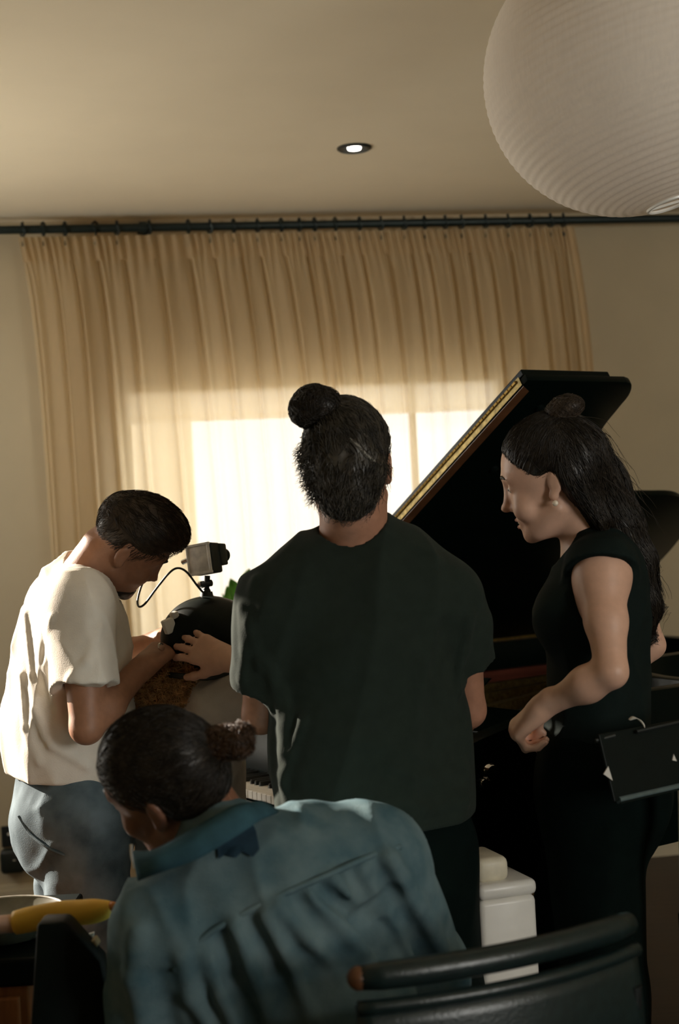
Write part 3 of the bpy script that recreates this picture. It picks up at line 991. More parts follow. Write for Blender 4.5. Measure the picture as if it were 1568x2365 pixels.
def hand_prims(S, wrist, d, n, t, curl, spread=0.05, sc=1.0, thumb=(0.75, 0.55, -0.25), tcurl=0.4, twist=None):
    """d towards the fingers, n out of the back of the hand, t towards the thumb"""
    d = unit(d); n = unit(n - (n @ d) * d); t = unit(t - (t @ d) * d - (t @ n) * n)
    W = V(wrist); H = SDF()
    lat = (.029, .010, -.010, -.027); ln_ = (.090, .094, .089, .080)
    seg = ((.043, .026, .021), (.047, .029, .022), (.044, .027, .021), (.034, .021, .019))
    rad = (.0092, .0094, .0090, .0080)
    H.add(cap(W - d * .02, W + d * .02, .026 * sc, .024 * sc))
    for i in range(4):
        b = W + sc * (d * ln_[i] + t * lat[i])
        H.add(ecap(W + sc * (d * .015 + t * lat[i] * .55), b, .0145 * sc, .0115 * sc, n, .95), .016)
    H.add(ell(W + sc * (d * .035 + t * .022 - n * .010), V(.030, .016, .019) * sc, np.stack([unit(d + t * .5), unit(n), unit(np.cross(d + t * .5, n))], 1)), .014)
    for i in range(4):
        b = W + sc * (d * ln_[i] + t * lat[i])
        cd_ = unit(d + t * spread * (1.5 - i)); cn = n
        c = curl[i] if hasattr(curl[i], '__len__') else (curl[i], curl[i] * 1.1, curl[i] * .7)
        for j in range(3):
            a = c[j]; nd = math.cos(a) * cd_ - math.sin(a) * cn; nn = math.cos(a) * cn + math.sin(a) * cd_
            cd_, cn = nd, nn
            e = b + cd_ * seg[i][j] * sc
            H.add(cap(b, e, rad[i] * sc * (1 - .07 * j), rad[i] * sc * (1 - .07 * (j + 1))), .005)
            b = e
    b = W + sc * (d * .026 + t * .027 - n * .010)
    td = unit(d * thumb[0] + t * thumb[1] + n * thumb[2])
    for j, L in enumerate((.040, .032, .026)):
        e = b + td * L * sc
        H.add(cap(b, e, (.0135, .0105, .0098)[j] * sc, (.0108, .0098, .0085)[j] * sc), .008)
        b = e; td = unit(td + tcurl * (d * .55 - t * .6 - n * .35))
    S.group(H, W + d * .085 * sc, .135 * sc, .012)
    return H


def make_limb(S, pts, rads, k=0.02):
    for i in range(len(pts) - 1):
        S.add(cap(pts[i], pts[i + 1], rads[i], rads[i + 1]), k)


def arm(S, sh, el, wr, sc=1.0, k=0.03):
    sh, el, wr = V(sh), V(el), V(wr)
    S.add(cap(sh, sh + (el - sh) * .5, .050 * sc, .047 * sc), k)
    S.add(cap(sh + (el - sh) * .5, el, .047 * sc, .036 * sc), .02)
    S.add(cap(el, el + (wr - el) * .35, .034 * sc, .0375 * sc), .018)
    S.add(cap(el + (wr - el) * .35, wr, .0375 * sc, .026 * sc), .03)


def leg(S, hip, kn, an, toe, sc=1.0):
    hip, kn, an, toe = V(hip), V(kn), V(an), V(toe)
    S.add(cap(hip, kn, .082 * sc, .055 * sc), .05)
    S.add(cap(kn, kn + (an - kn) * .35, .053 * sc, .056 * sc), .02)
    S.add(cap(kn + (an - kn) * .35, an, .056 * sc, .036 * sc), .02)
    S.add(cap(an - V(0, 0, .03), toe, .036 * sc, .026 * sc), .02)


def torso(S, pel, wai, che, nb, shL, shR, fwd, wid=(.155, .132, .150), flat=(.70, .72, .72), infl=0.0, k=.05):
    n = fwd
    S.add(ecap(pel, wai, wid[0] + infl, wid[1] + infl, n, flat[0], flat[1]), k)
    S.add(ecap(wai, che, wid[1] + infl, wid[2] + infl, n, flat[1], flat[2]), k)
    mid = (V(shL) + V(shR)) / 2
    S.add(ecap(V(shL) * .82 + mid * .18, V(shR) * .82 + mid * .18, .062 + infl, .062 + infl, n, .9), k)
    S.add(ecap(che, nb, wid[2] * .8 + infl, .055 + infl, n, flat[2], .85), k)


def shoes(parent, an, toe, m='shoe'):
    an = V(an); toe = V(toe); d = unit((toe - an) * V(1, 1, 0))
    a = V(an[0], an[1], .045); S = SDF()
    S.add(ecap(a - d * .04 + V(0, 0, .0), a + d * .14 - V(0, 0, .012), .042, .040, (0, 0, 1), .8))
    S.add(cap(a, a + V(0, 0, .05), .046, .046), .02)
    S.cut(halfspace((0, 0, .0), (0, 0, -1)))
    sdf_obj('shoe', S, a - .3, a + .3, .008, m, parent)


def skin_lock(name, pts, r0, r1, n=5):
    rs = np.linspace(r0, r1, len(pts)); return pts, rs


def strands(name, surf, verts, flow, count, length, step, lift, rad, m, parent, seed=0, curl=0.0, sag=0.0, taper=True, sides=3):
    """hair strands marched along a flow field over an implicit surface (one mesh of thin tubes)"""
    r = np.random.default_rng(seed)
    idx = r.choice(len(verts), count); p = verts[idx].copy()
    L = length * r.uniform(.5, 1.1, count); ns = int(length / step) + 1
    lf = r.uniform(lift[0], lift[1], count); cp = r.uniform(0, 6.28, (count, 2)); cf = r.uniform(.7, 1.4, count)
    pts = [p.copy()]; eps = 1e-3
    off = r.normal(scale=.25, size=(count, 3))
    for i in range(ns):
        g = np.stack([surf(p + np.eye(3)[a] * eps) - surf(p - np.eye(3)[a] * eps) for a in range(3)], -1); g /= np.linalg.norm(g, axis=1)[:, None] + 1e-9
        f = flow(p) + off; f = f / (np.linalg.norm(f, axis=1)[:, None] + 1e-9)
        f = f - (np.sum(f * g, 1) * (1 - sag))[:, None] * g
        f /= np.linalg.norm(f, axis=1)[:, None] + 1e-9
        st = np.where(np.arange(count) * 0 + i * step < L, step, 0)
        p = p + f * st[:, None]
        d = surf(p); t_ = (i + 1) / ns
        tgt = lf * (.3 + .7 * t_)
        p = p + g * np.clip(tgt - d, -.004, .006)[:, None] * (st > 0)[:, None] * (1 - sag)
        q = p.copy()
        if curl:
            b = np.cross(g, f)
            q += curl * (np.sin(cp[:, 0] + i * cf * 1.1)[:, None] * b + np.cos(cp[:, 1] + i * cf * 1.1)[:, None] * g)
        pts.append(q)
    A_ = np.stack(pts, 1)                     # count, ns+1, 3
    T = np.gradient(A_, axis=1); T /= np.linalg.norm(T, axis=2, keepdims=True) + 1e-9
    ref = np.array([.31, .52, .79]); U = np.cross(T, ref); U /= np.linalg.norm(U, axis=2, keepdims=True) + 1e-9; W_ = np.cross(T, U)
    K = A_.shape[1]; rr = rad * (np.linspace(1, .25, K) if taper else np.ones(K))
    vs = np.stack([A_ + rr[None, :, None] * (math.cos(2 * math.pi * k / sides) * U + math.sin(2 * math.pi * k / sides) * W_) for k in range(sides)], 2)
    vs = vs.reshape(-1, 3)
    c_ = np.arange(count)[:, None, None] * K * sides; i_ = np.arange(K - 1)[None, :, None] * sides; k_ = np.arange(sides)[None, None, :]
    k2 = (k_ + 1) % sides
    qd = np.stack([c_ + i_ + k_, c_ + i_ + k2, c_ + i_ + sides + k2, c_ + i_ + sides + k_], -1).reshape(-1, 4)
    return link(name, fast_mesh(name, vs - base_of(parent), qd), m, parent)


BB = lambda *pts, m=.25: (np.min(np.array(pts), 0) - m, np.max(np.array(pts), 0) + m)


def hit(fn, x, y, d0=1.6, d1=4.5):
    """first point of an implicit surface seen along a line of sight"""
    v = ray(x, y); ts = np.linspace(d0 / v[1], d1 / v[1], 900)
    d = fn(_C + ts[:, None] * v)
    i = int(np.argmax(d < 0)) if (d < 0).any() else int(np.argmin(d))
    return _C + ts[i] * v


def region(f, *cuts):
    def g(p):
        d = f(p)
        for c in cuts: d = np.maximum(d, c(p))
        return d
    return g


def interp_cut(hd, ys, zs, soft=.8):
    """keeps what lies above a hairline given as height over the front-back axis of a head"""
    def f(p):
        q = hd.loc(p); return (np.interp(q[:, 1], ys, zs) - q[:, 2]) * soft * hd.s
    return f


UPZ = np.array([0, 0, 1.0])


def soft_region(f, cut, k=.014):
    return lambda p: smax(f(p), cut(p), k)


def brows(hd, parent, m):
    mb = MB()
    for s in (-1, 1):
        mb.tube([hd.w(s * .012, .100, .034), hd.w(s * .028, .0965, .040), hd.w(s * .046, .085, .034)], [.003, .0038, .002], 6)
    mb.build('eyebrows', m, parent, smooth='full')


def eyes(hd, parent):
    for s in (-1, 1):
        e = MB().sphere(hd.w(s * .032, .0815, .011), .0105, 12).build('eye', 'eye', parent, smooth='full')
        MB().sphere(hd.w(s * .032, .0890, .011), .0045, 8).build('iris', 'ebony', e, smooth='full')


# ============================================================ man in the white T-shirt (left)
def man_white():
    fw = unit((.95, .31, 0)); rt = V(fw[1], -fw[0], 0)
    mid = P(166, 1402, 3.32); shR = mid + rt * .185; shL = mid - rt * .185
    nb = P(196, 1352, 3.31); che = P(166, 1500, 3.33); wai = P(160, 1680, 3.34); pel = P(178, 1835, 3.34)
    elR = P(200, 1680, 3.10); wrR = P(322, 1548, 3.24)
    elL = P(248, 1528, 3.62); wrL = P(372, 1478, 3.55)
    base = V(pel[0], pel[1], 0)
    root = thing('person', 'man in a white T-shirt and blue jeans, bent over the helmet', 'person', base)
    hd = Head((0, 0, 0), V(.67, .36, -.62), V(.60, -.32, .66), 0.95); ear = P(283, 1289, 3.21); hd.o = ear - hd.R @ V(-.077, -.004, 0)
    B = SDF()
    torso(B, pel, wai, che, nb, shL, shR, fw, (.150, .125, .145), (.72, .72, .72))
    B.add(cap(nb - V(.02, 0, .03), hd.w(0, -.03, -.05), .060, .054), .04)
    arm(B, shR, elR, wrR, .98); arm(B, shL, elL, wrL, .95)
    hR = pel + rt * .085 - V(0, 0, .02); hL = pel - rt * .085 - V(0, 0, .02)
    kR = V(hR[0] + .015, hR[1] - .01, .47); kL = V(hL[0] - .02, hL[1] + .03, .47)
    aR = V(kR[0] - .04, kR[1], .09); aL = V(kL[0] - .05, kL[1] + .02, .09)
    leg(B, hR, kR, aR, aR + fw * .14 - V(0, 0, .05)); leg(B, hL, kL, aL, aL + fw * .14 - V(0, 0, .05))
    hs = hd.sdf(); B.group(hd.wrap(hs), hd.w(0, 0, 0), .17, .015)
    d = P(398, 1482, 3.33) - wrR; n = V(-.35, -.8, .45)
    hand_prims(B, wrR, d, n, -np.cross(unit(d), n), [.75, .7, .75, .8], thumb=(.7, .5, -.45), tcurl=.5)
    d = P(432, 1452, 3.50) - wrL; n = V(-.1, .5, .8)
    hand_prims(B, wrL, d, n, np.cross(unit(d), n), [.35, .4, .45, .5], thumb=(.7, .6, -.3))
    lo, hi = BB(pel, nb, hd.o, elR, wrR, elL, wrL, aR, aL, m=.26); lo[2] = -.01
    sdf_obj('body', B, lo, hi, .0046, 'skin_m', root)
    # hair, brows, beard
    H = SDF()
    H.add(ell((0, -.006, .050), (.0795, .1025, .086))); H.add(ell((0, .030, .098), (.066, .078, .046)), .03); H.add(ell((0, .068, .088), (.052, .026, .028)), .02)
    wv = waves(3, 8); H.disp(lambda q: .0035 * wv(q * V(1, .35, 1), 95.))
    Hw = soft_region(hd.wrap(H), interp_cut(hd, [-.11, -.06, -.03, -.015, .02, .05, .075, .10], [-.055, -.045, -.005, .035, .032, .035, .066, .078]))
    hv, hq = polygonize(Hw, hd.o - .2, hd.o + .2, .0042)
    hair = link('hair', fast_mesh('hair', hv - base_of(root), hq), 'hair_brown', root)
    top = hv[(hd.loc(hv)[:, 2] > -.05)]
    flow = lambda p: np.tile(hd.R @ V(0, .75, -.1), (len(p), 1)) + (hd.loc(p)[:, 2:3] < .05) * (hd.R @ V(0, -1.1, -.9))
    strands('hair_strands', hd.wrap(H), top, flow, 2600, .035, .007, (.001, .006), .0007, 'hair_brown', hair, 5)
    bd = region(hd.wrap(lambda q: hs(q) - .0025 - .0010 * wv(q, 300.)), lambda p: hd.loc(p)[:, 2] + .080 + .5 * np.maximum(.072 - hd.loc(p)[:, 1], 0),
                lambda p: .030 - hd.loc(p)[:, 1])
    sdf_obj('beard', bd, hd.o - .2, hd.o + .2, .0035, 'hair_dark', root)
    brows(hd, root, 'hair_dark')
    # white T-shirt
    T = SDF()
    torso(T, pel + V(0, 0, -.03), wai, che, nb - V(.008, 0, .012), shL, shR, fw, (.160, .152, .150), (.80, .80, .75), infl=.016)
    for sh, el, fr, r0, r1 in ((shR, elR, .64, .068, .072), (shL, elL, .62, .066, .068)):
        e = sh + (el - sh) * fr
        dn = unit(el - sh); dn2 = unit(dn + .12 * rt)
        cp = cap(sh, e + dn * .1, r0, r1)
        T.add(region(cp, halfspace(e, dn2)), .03)
        T.sub(region(cap(e - dn * .03, e + dn * .12, .052, .055)), .004)
    hem = P(130, 1791, 3.3)
    T.add(ell(pel + fw * .02 + V(0, 0, .09), (.145, .165, .13)), .04)
    T.disp(folds(11, V(.12, 0, 1), 26, .011, .22)); T.disp(folds(12, V(.5, -.2, -.8), 34, .007, .3))
    T.cut(halfspace(hem, V(-.05, 0, -1)), .006)
    ncp = cap(nb + V(.01, 0, -.01), hd.w(0, -.02, -.09), .068, .066)
    T.sub(ncp, .006)
    T.sub(cap(nb + unit(hd.w(0, 0, -.09) - nb) * .02 + fw * .02, nb + unit(hd.w(0, 0, -.09) - nb) * .2 + fw * .02, .078), .006)
    for pts in ([(60, 1420), (75, 1560), (105, 1700)], [(120, 1430), (110, 1540), (135, 1640)], [(230, 1450), (200, 1530), (160, 1570)], [(80, 1640), (120, 1720), (200, 1770)], [(50, 1560), (60, 1680), (90, 1760)]):
        w_ = [hit(T, *q) for q in pts]
        for i in range(len(w_) - 1): T.add(cap(w_[i], w_[i + 1], .006), .014)
    lo, hi = BB(pel, nb, shR, shL, elR, m=.26)
    sdf_obj('t_shirt', T, lo, hi, .0048, 'white_tee', root)
    ndir = unit(hd.w(0, -.02, -.09) - nb); c0 = nb + ndir * .012 + fw * .012; u_ = unit(np.cross(ndir, rt)); w2 = np.cross(ndir, u_)
    MB().tube([c0 + .074 * math.cos(a) * u_ + .072 * math.sin(a) * w2 for a in np.linspace(0, 2 * math.pi, 37)], .006, 8, cap=False).build('neck_ribbing', 'white_tee', root, smooth='full')
    # jeans
    J = SDF()
    J.add(ecap(pel + V(0, 0, .06), pel - V(0, 0, .03), .148, .158, fw, .80), .04)
    for h_, k_, a_ in ((hR, kR, aR), (hL, kL, aL)):
        J.add(cap(h_ - V(0, 0, .01), k_, .100, .082), .05); J.add(cap(k_, a_ + V(0, 0, .0), .082, .076), .03)
    J.add(ell(pel - fw * .055 + V(0, 0, -.06), (.085, .11, .11)), .05)
    J.disp(folds(21, V(.2, .1, 1), 22, .012, .25)); J.disp(folds(22, V(.8, .3, .4), 40, .006, .35))
    J.cut(halfspace(pel + V(0, 0, .075), UPZ)); J.cut(halfspace(V(0, 0, .045), -UPZ))
    lo, hi = BB(pel, aR, aL, m=.22)
    jn = sdf_obj('jeans', J, lo, hi, .0062, 'jeans', root)
    # side pocket opening and back pocket stitched on
    for pts in ([(44, 1885), (70, 1925), (112, 1958), (150, 1975)],):
        w_ = [hit(J, *q) + V(0, -.002, 0) for q in pts]; MB().tube(catmull(w_, 5), .0035, 6).build('pocket_edge', 'jeans', jn, smooth=True)
    shoes(root, aR, aR + fw * .1); shoes(root, aL, aL + fw * .1)
    MB().lathe([(.0095, -.002), (.0102, 0), (.0095, .002)], P(372, 1494, 3.262), axis=d, n=16).build('ring', 'chrome', root, smooth=True)
    return hd


# ============================================================ man in the dark T-shirt (centre, from behind)
def man_dark():
    fw = unit((-.10, .995, 0)); rt = V(fw[1], -fw[0], 0)
    shL = P(626, 1402, 2.79); shR = P(1040, 1384, 2.83)
    nb = P(824, 1250, 2.83); che = P(838, 1480, 2.84); wai = P(866, 1730, 2.84); pel = P(872, 1950, 2.84)
    elL = P(602, 1652, 2.86); wrL = P(705, 1640, 3.08)
    elR = P(1080, 1640, 2.92); wrR = P(1000, 1690, 3.12)
    base = V(pel[0], pel[1], 0)
    root = thing('person', 'man with a hair bun in a dark T-shirt, seen from behind', 'person', base)
    hd = Head(P(806, 1088, 2.815), (.10, .97, -.20), (-.05, 0, 1), 1.03)
    B = SDF()
    torso(B, pel, wai, che, nb, shL, shR, fw, (.165, .150, .170), (.68, .68, .68))
    B.add(cap(nb - V(0, 0, .02), hd.w(0, -.03, -.05), .064, .060), .05)
    arm(B, shR, elR, wrR, 1.0); arm(B, shL, elL, wrL, 1.0)
    hR = pel + rt * .09 - V(0, 0, .02); hL = pel - rt * .09 - V(0, 0, .02)
    kR = V(hR[0] + .02, hR[1], .46); kL = V(hL[0] - .02, hL[1], .46)
    aR = V(kR[0], kR[1] - .02, .09); aL = V(kL[0], kL[1] - .02, .09)
    leg(B, hR, kR, aR, aR + fw * .14 - V(0, 0, .05)); leg(B, hL, kL, aL, aL + fw * .14 - V(0, 0, .05))
    hs = hd.sdf(); B.group(hd.wrap(hs), hd.w(0, 0, 0), .175, .015)
    d = V(-.2, .9, -.12); n = V(0, .1, 1)
    hand_prims(B, wrR, d, n, -np.cross(unit(d), n), [.25, .25, .3, .3])
    d = V(-.3, .9, .15); n = V(0, -.1, 1)
    hand_prims(B, wrL, d, n, np.cross(unit(d), n), [.4, .4, .45, .5])
    lo, hi = BB(pel, nb, hd.o, elR, wrR, elL, wrL, aR, aL, m=.26); lo[2] = -.01
    sdf_obj('body', B, lo, hi, .005, 'skin_c', root)
    # hair with bun
    H = SDF()
    H.add(ell((0, -.010, .048), (.083, .106, .090))); H.add(ell((0, -.055, -.02), (.066, .052, .060)), .04)
    H.add(ell((0, -.072, -.075), (.050, .026, .035)), .03)
    wv = waves(31, 8); wv2 = waves(33, 6)
    H.disp(lambda q: .0045 * wv(q * V(1, .6, .35), 90.) + .003 * wv2(q, 200.))
    bun = SDF(); bc = V(.045, -.078, .112)
    bun.add(ell(bc, (.048, .040, .040))); bun.add(ell(bc + V(.018, -.004, -.010), (.030, .03, .028)), .01); bun.disp(lambda q: .004 * wv2(q, 150.))
    Hw = soft_region(hd.wrap(H), interp_cut(hd, [-.13, -.06, -.03, -.012, .02, .05, .08, .10], [-.105, -.10, -.035, .03, .035, .045, .08, .088]))
    hv, hq = polygonize(Hw, hd.o - .22, hd.o + .22, .0045)
    hair = link('hair', fast_mesh('hair', hv - base_of(root), hq), 'hair_grey', root)
    bw = hd.wrap(bun); bv, bq = polygonize(bw, hd.w(*bc) - .12, hd.w(*bc) + .12, .0042)
    bo = link('hair_bun', fast_mesh('hair_bun', bv - base_of(root), bq), 'hair_dark', hair)
    bcw = hd.w(.03, -.06, .10)
    flow = lambda p: (bcw - p) / (np.linalg.norm(bcw - p, axis=1)[:, None]) * (hd.loc(p)[:, 2:3] > -.005) + (hd.loc(p)[:, 2:3] <= -.005) * (hd.R @ V(0, -.25, -1))
    strands('hair_strands', hd.wrap(H), hv, flow, 3200, .05, .008, (.001, .006), .0008, 'hair_grey', hair, 6)
    low = hv[(hd.loc(hv)[:, 2] < .02) & (hd.loc(hv)[:, 1] < -.01)]
    strands('loose_strands', hd.wrap(H), low, lambda p: np.tile(hd.R @ V(.25, -.35, -1), (len(p), 1)), 520, .035, .006, (.006, .020), .0008, 'hair_grey', hair, 8, curl=.002)
    sw = hv[(hd.loc(hv)[:, 0] > .055) & (hd.loc(hv)[:, 2] < .06)]
    strands('side_strands', hd.wrap(H), sw, lambda p: np.tile(hd.R @ V(1.0, -.3, -.5), (len(p), 1)), 420, .04, .006, (.006, .024), .0008, 'hair_grey', hair, 9, curl=.0025, sag=.5)
    bt = bcw - hd.w(.0, -.05, .04); bt = bt / np.linalg.norm(bt)
    strands('bun_strands', bw, bv, lambda p: np.cross(np.tile(hd.R @ V(.3, -1, .4), (len(p), 1)), p - hd.w(*bc)), 900, .05, .007, (.0005, .005), .0008, 'hair_dark', bo, 10)
    # pale lock sweeping up to the bun
    Hh = hd.wrap(H); lock = [hit(Hh, *q) + V(0, -.002, 0) for q in ((808, 1012), (830, 1035), (855, 1060), (880, 1074))]
    MB().tube(catmull(lock, 5), [.0015] * 3 + [.004] * 10 + [.0015] * 3, 6).build('pale_lock', mat('hair_pale', (.20, .19, .16), .5), hair, smooth=True)
    # T-shirt
    T = SDF()
    torso(T, pel, wai + V(-.005, 0, 0), che, nb - V(0, 0, .010), shL, shR, fw, (.168, .162, .168), (.74, .74, .74), infl=.014)
    T.add(ell(pel + V(.0, -.05, .06), (.165, .09, .12)), .06)
    T.add(cap(P(720, 1335, 2.83), P(930, 1322, 2.84), .058), .09)
    for sh, el, fr, r0, r1, tilt in ((shR, elR, .54, .062, .060, .1), (shL, elL, .70, .062, .057, -.1)):
        e = sh + (el - sh) * fr; dn = unit(el - sh); dn2 = unit(dn + V(tilt, 0, 0))
        T.add(region(cap(sh, e + dn * .1, r0, r1), halfspace(e, dn2)), .035)
        T.sub(cap(e - dn * .03, e + dn * .12, .046, .048), .004)
    T.disp(folds(41, V(.25, 0, 1), 20, .010, .25)); T.disp(folds(42, V(1, 0, -.5), 26, .006, .3))
    hem = P(870, 1908, 2.8)
    T.cut(halfspace(hem, V(.05, 0, -1)), .006)
    cn_ = unit(unit(hd.w(0, -.02, -.10) - nb) + fw * .30); ndir = cn_; c0 = nb + cn_ * .012 + fw * .004
    T.sub(region(cap(nb - cn_ * .1, nb + cn_ * .2, .0665, .0665), halfspace(nb - cn_ * .004, -cn_)), .006)
    for pts in ([(612, 1520), (640, 1590), (655, 1680), (652, 1790), (668, 1860)], [(700, 1665), (675, 1740), (655, 1810)], [(590, 1340), (575, 1440), (600, 1540)],
                [(660, 1590), (668, 1660), (655, 1740)], [(1085, 1420), (1070, 1500), (1055, 1600)], [(900, 1770), (990, 1800), (1070, 1770)], [(880, 1850), (980, 1870), (1075, 1850)], [(560, 1400), (570, 1500), (560, 1570)]):
        w_ = [hit(T, *q) for q in pts]
        for i in range(len(w_) - 1): T.add(cap(w_[i] + V(0, .002, 0), w_[i + 1] + V(0, .002, 0), .0065), .016)
    lo, hi = BB(pel, nb, shR, shL, elR, elL, m=.25)
    ts = sdf_obj('t_shirt', T, lo, hi, .0055, 'green_tee', root)
    rp = []
    u_ = unit(np.cross(ndir, fw)); w2 = np.cross(ndir, u_)
    for a in np.linspace(0, 2 * math.pi, 37):
        rp.append(c0 + .073 * math.cos(a) * u_ + .072 * math.sin(a) * w2)
    MB().tube(rp, .007, 8, cap=False).build('collar', 'green_tee', ts, smooth='full')
    J = SDF()
    J.add(ecap(pel + V(0, 0, .05), pel - V(0, 0, .04), .162, .168, fw, .78), .04)
    J.add(ell(pel + V(0, -.06, -.05), (.15, .09, .12)), .05)
    for h_, k_, a_ in ((hR, kR, aR), (hL, kL, aL)):
        J.add(cap(h_, k_, .105, .080), .05); J.add(cap(k_, a_, .080, .074), .03)
    J.disp(folds(51, V(.1, .1, 1), 24, .008, .25))
    J.cut(halfspace(pel + V(0, 0, .07), UPZ)); J.cut(halfspace(V(0, 0, .04), -UPZ))
    lo, hi = BB(pel, aR, aL, m=.22)
    sdf_obj('trousers', J, lo, hi, .009, 'black_cloth', root)
    shoes(root, aR, aR + fw * .1); shoes(root, aL, aL + fw * .1)


# ============================================================ woman in the black top (right)
def woman_black():
    fw = unit((-.97, .25, 0)); lf = V(-fw[1], fw[0], 0)
    mid = P(1424, 1300, 2.99)
    shL = P(1388, 1322, 2.84); shR = mid - lf * .165
    nb = P(1362, 1252, 2.98); che = P(1380, 1425, 2.98); wai = P(1383, 1590, 2.99); pel = P(1375, 1765, 3.0)
    elL = P(1412, 1552, 2.74); wrL = P(1256, 1630, 2.84)
    elR = P(1505, 1490, 3.20); wrR = P(1340, 1640, 3.20)
    base = V(pel[0], pel[1], 0)
    root = thing('person', 'smiling woman in a black sleeveless top with long dark hair, at right', 'person', base)
    hd = Head((0, 0, 0), (-.93, .27, -.25), (-.29, -.14, .94), 1.0, fem=True); ear = P(1277, 1120, 2.87); hd.o = ear - hd.R @ V(.077, -.004, 0)
    B = SDF()
    torso(B, pel, wai, che, nb, shL, shR, fw, (.155, .110, .125), (.68, .70, .74))
    B.add(ell(P(1298, 1425, 2.92), (.050, .055, .055)), .05); B.add(ell(P(1300, 1425, 3.05), (.050, .055, .055)), .05)
    B.add(cap(nb - V(-.01, 0, .03), hd.w(0, -.025, -.05), .050, .046), .04)
    arm(B, shL, elL, wrL, .84, .05); arm(B, shR, elR, wrR, .80)
    hR = pel - lf * .08 - V(0, 0, .02); hL = pel + lf * .08 - V(0, 0, .02)
    kR = V(hR[0] - .09, hR[1], .45); kL = V(hL[0] + .00, hL[1], .45)
    aR = V(kR[0] - .03, kR[1], .09); aL = V(kL[0] + .02, kL[1], .09)
    leg(B, hR, kR, aR, aR + fw * .13 - V(0, 0, .05), .9); leg(B, hL, kL, aL, aL + fw * .13 - V(0, 0, .05), .9)
    hs = hd.sdf(smile=True); B.group(hd.wrap(hs), hd.w(0, 0, 0), .17, .012)
    d = P(1196, 1684, 2.875) - wrL; n = V(-.62, -.30, .72)
    hand_prims(B, wrL, d, n, np.cross(unit(d), n), [(1.15, 1.2, .6), (1.2, 1.2, .6), (1.2, 1.25, .6), (1.2, 1.2, .6)], sc=.95, thumb=(.7, .2, -.6), tcurl=.5)
    d = V(-.8, -.1, -.5); n = V(-.3, .9, .2)
    hand_prims(B, wrR, d, n, -np.cross(unit(d), n), [.5, .5, .5, .5], sc=.9)
    lo, hi = BB(pel, nb, hd.o, elR, wrR, elL, wrL, aR, aL, m=.24); lo[2] = -.01
    sdf_obj('body', B, lo, hi, .0043, 'skin_f', root)
    brows(hd, root, 'hair_dark'); eyes(hd, root)
    MB().tube([hd.w(-.017, .0925, -.0605), hd.w(0, .1015, -.0600), hd.w(.017, .0925, -.0605)], [.002, .0042, .002], 6).build('upper_lip', 'lip', root, smooth='full')
    MB().tube([hd.w(-.016, .0925, -.0745), hd.w(0, .1005, -.0760), hd.w(.016, .0925, -.0745)], [.002, .0048, .002], 6).build('lower_lip', 'lip', root, smooth='full')
    MB().tube([hd.w(-.015, .0915, -.0672), hd.w(0, .0975, -.0672), hd.w(.015, .0915, -.0672)], [.002, .0035, .002], 6).build('teeth', 'pearl', root, smooth='full')
    MB().sphere(hd.w(.083, .003, -.036), .0062, 12).build('earring', 'pearl', root, smooth='full')
    # hair: half tied up with a knot, the rest falling down the back
    H = SDF()
    H.add(ell((0, -.010, .050), (.0795, .1035, .0885))); H.add(ell((0, -.050, .00), (.070, .060, .070)), .04)
    wv = waves(61, 8)
    H.disp(lambda q: .0022 * wv(q * V(1, .35, 1), 110.))
    Hc = soft_region(hd.wrap(H), interp_cut(hd, [-.13, -.05, -.022, -.012, .0, .015, .03, .055, .08, .10], [-.12, -.10, -.05, .020, .020, .012, .008, .040, .076, .092]), .022)
    FL = SDF()
    chain = [(hd.w(0, -.055, .03), .066), (P(1372, 1130, 2.97), .060), (P(1420, 1215, 2.97), .047), (P(1462, 1300, 2.965), .036), (P(1486, 1390, 2.965), .026), (P(1492, 1450, 2.965), .012)]
    for (a, ra), (b, rb) in zip(chain[:-1], chain[1:]): FL.add(cap(a, b, ra, rb), .03)
    FL.add(cap(hd.w(.05, -.045, .0), P(1385, 1200, 2.90), .028, .02), .03)
    fa = unit(chain[3][0] - chain[0][0])
    FL.disp(folds(63, fa, 75, .008, .05)); FL.disp(lambda p: .003 * wv((p - .9 * (p @ fa)[:, None] * fa), 220.))
    HH = SDF(); HH.add(Hc, .01); HH.add(FL, .02)
    hv, hq = polygonize(HH, np.minimum(hd.o - .2, chain[-1][0] - .1), np.maximum(hd.o + .2, chain[-1][0] + .1), .0045)
    hair = link('hair', fast_mesh('hair', hv - base_of(root), hq), 'hair_dark', root)
    kn = SDF(); kc = V(0, -.070, .132)
    kn.add(ell(kc, (.034, .038, .025))); kn.add(ell(kc + V(.01, .02, -.012), (.026, .022, .02)), .01); kn.disp(lambda q: .003 * wv(q, 170.))
    kv, kq = polygonize(hd.wrap(kn), hd.w(*kc) - .1, hd.w(*kc) + .1, .004)
    ko = link('hair_knot', fast_mesh('hair_knot', kv - base_of(root), kq), 'hair_brown', hair)
    kw_ = hd.w(*kc)
    strands('knot_strands', hd.wrap(kn), kv, lambda p: np.cross(np.tile(hd.R @ V(.2, -.5, 1), (len(p), 1)), p - kw_), 500, .04, .006, (.0005, .004), .0007, 'hair_brown', ko, 12)
    front = hv[(hd.loc(hv)[:, 2] > .0) & (hd.loc(hv)[:, 1] > -.05)]
    strands('hair_strands', HH, front, lambda p: (kw_ - p) / np.linalg.norm(kw_ - p, axis=1)[:, None], 1500, .06, .008, (.0005, .003), .0007, 'hair_dark', hair, 13)
    back = hv[(hd.loc(hv)[:, 1] < -.03)]
    strands('long_strands', HH, back, lambda p: np.tile(fa, (len(p), 1)), 2400, .11, .011, (.0005, .005), .0008, 'hair_dark', hair, 14)
    fl = hv[(hd.loc(hv)[:, 1] < -.08) & (hd.loc(hv)[:, 2] > -.06)]
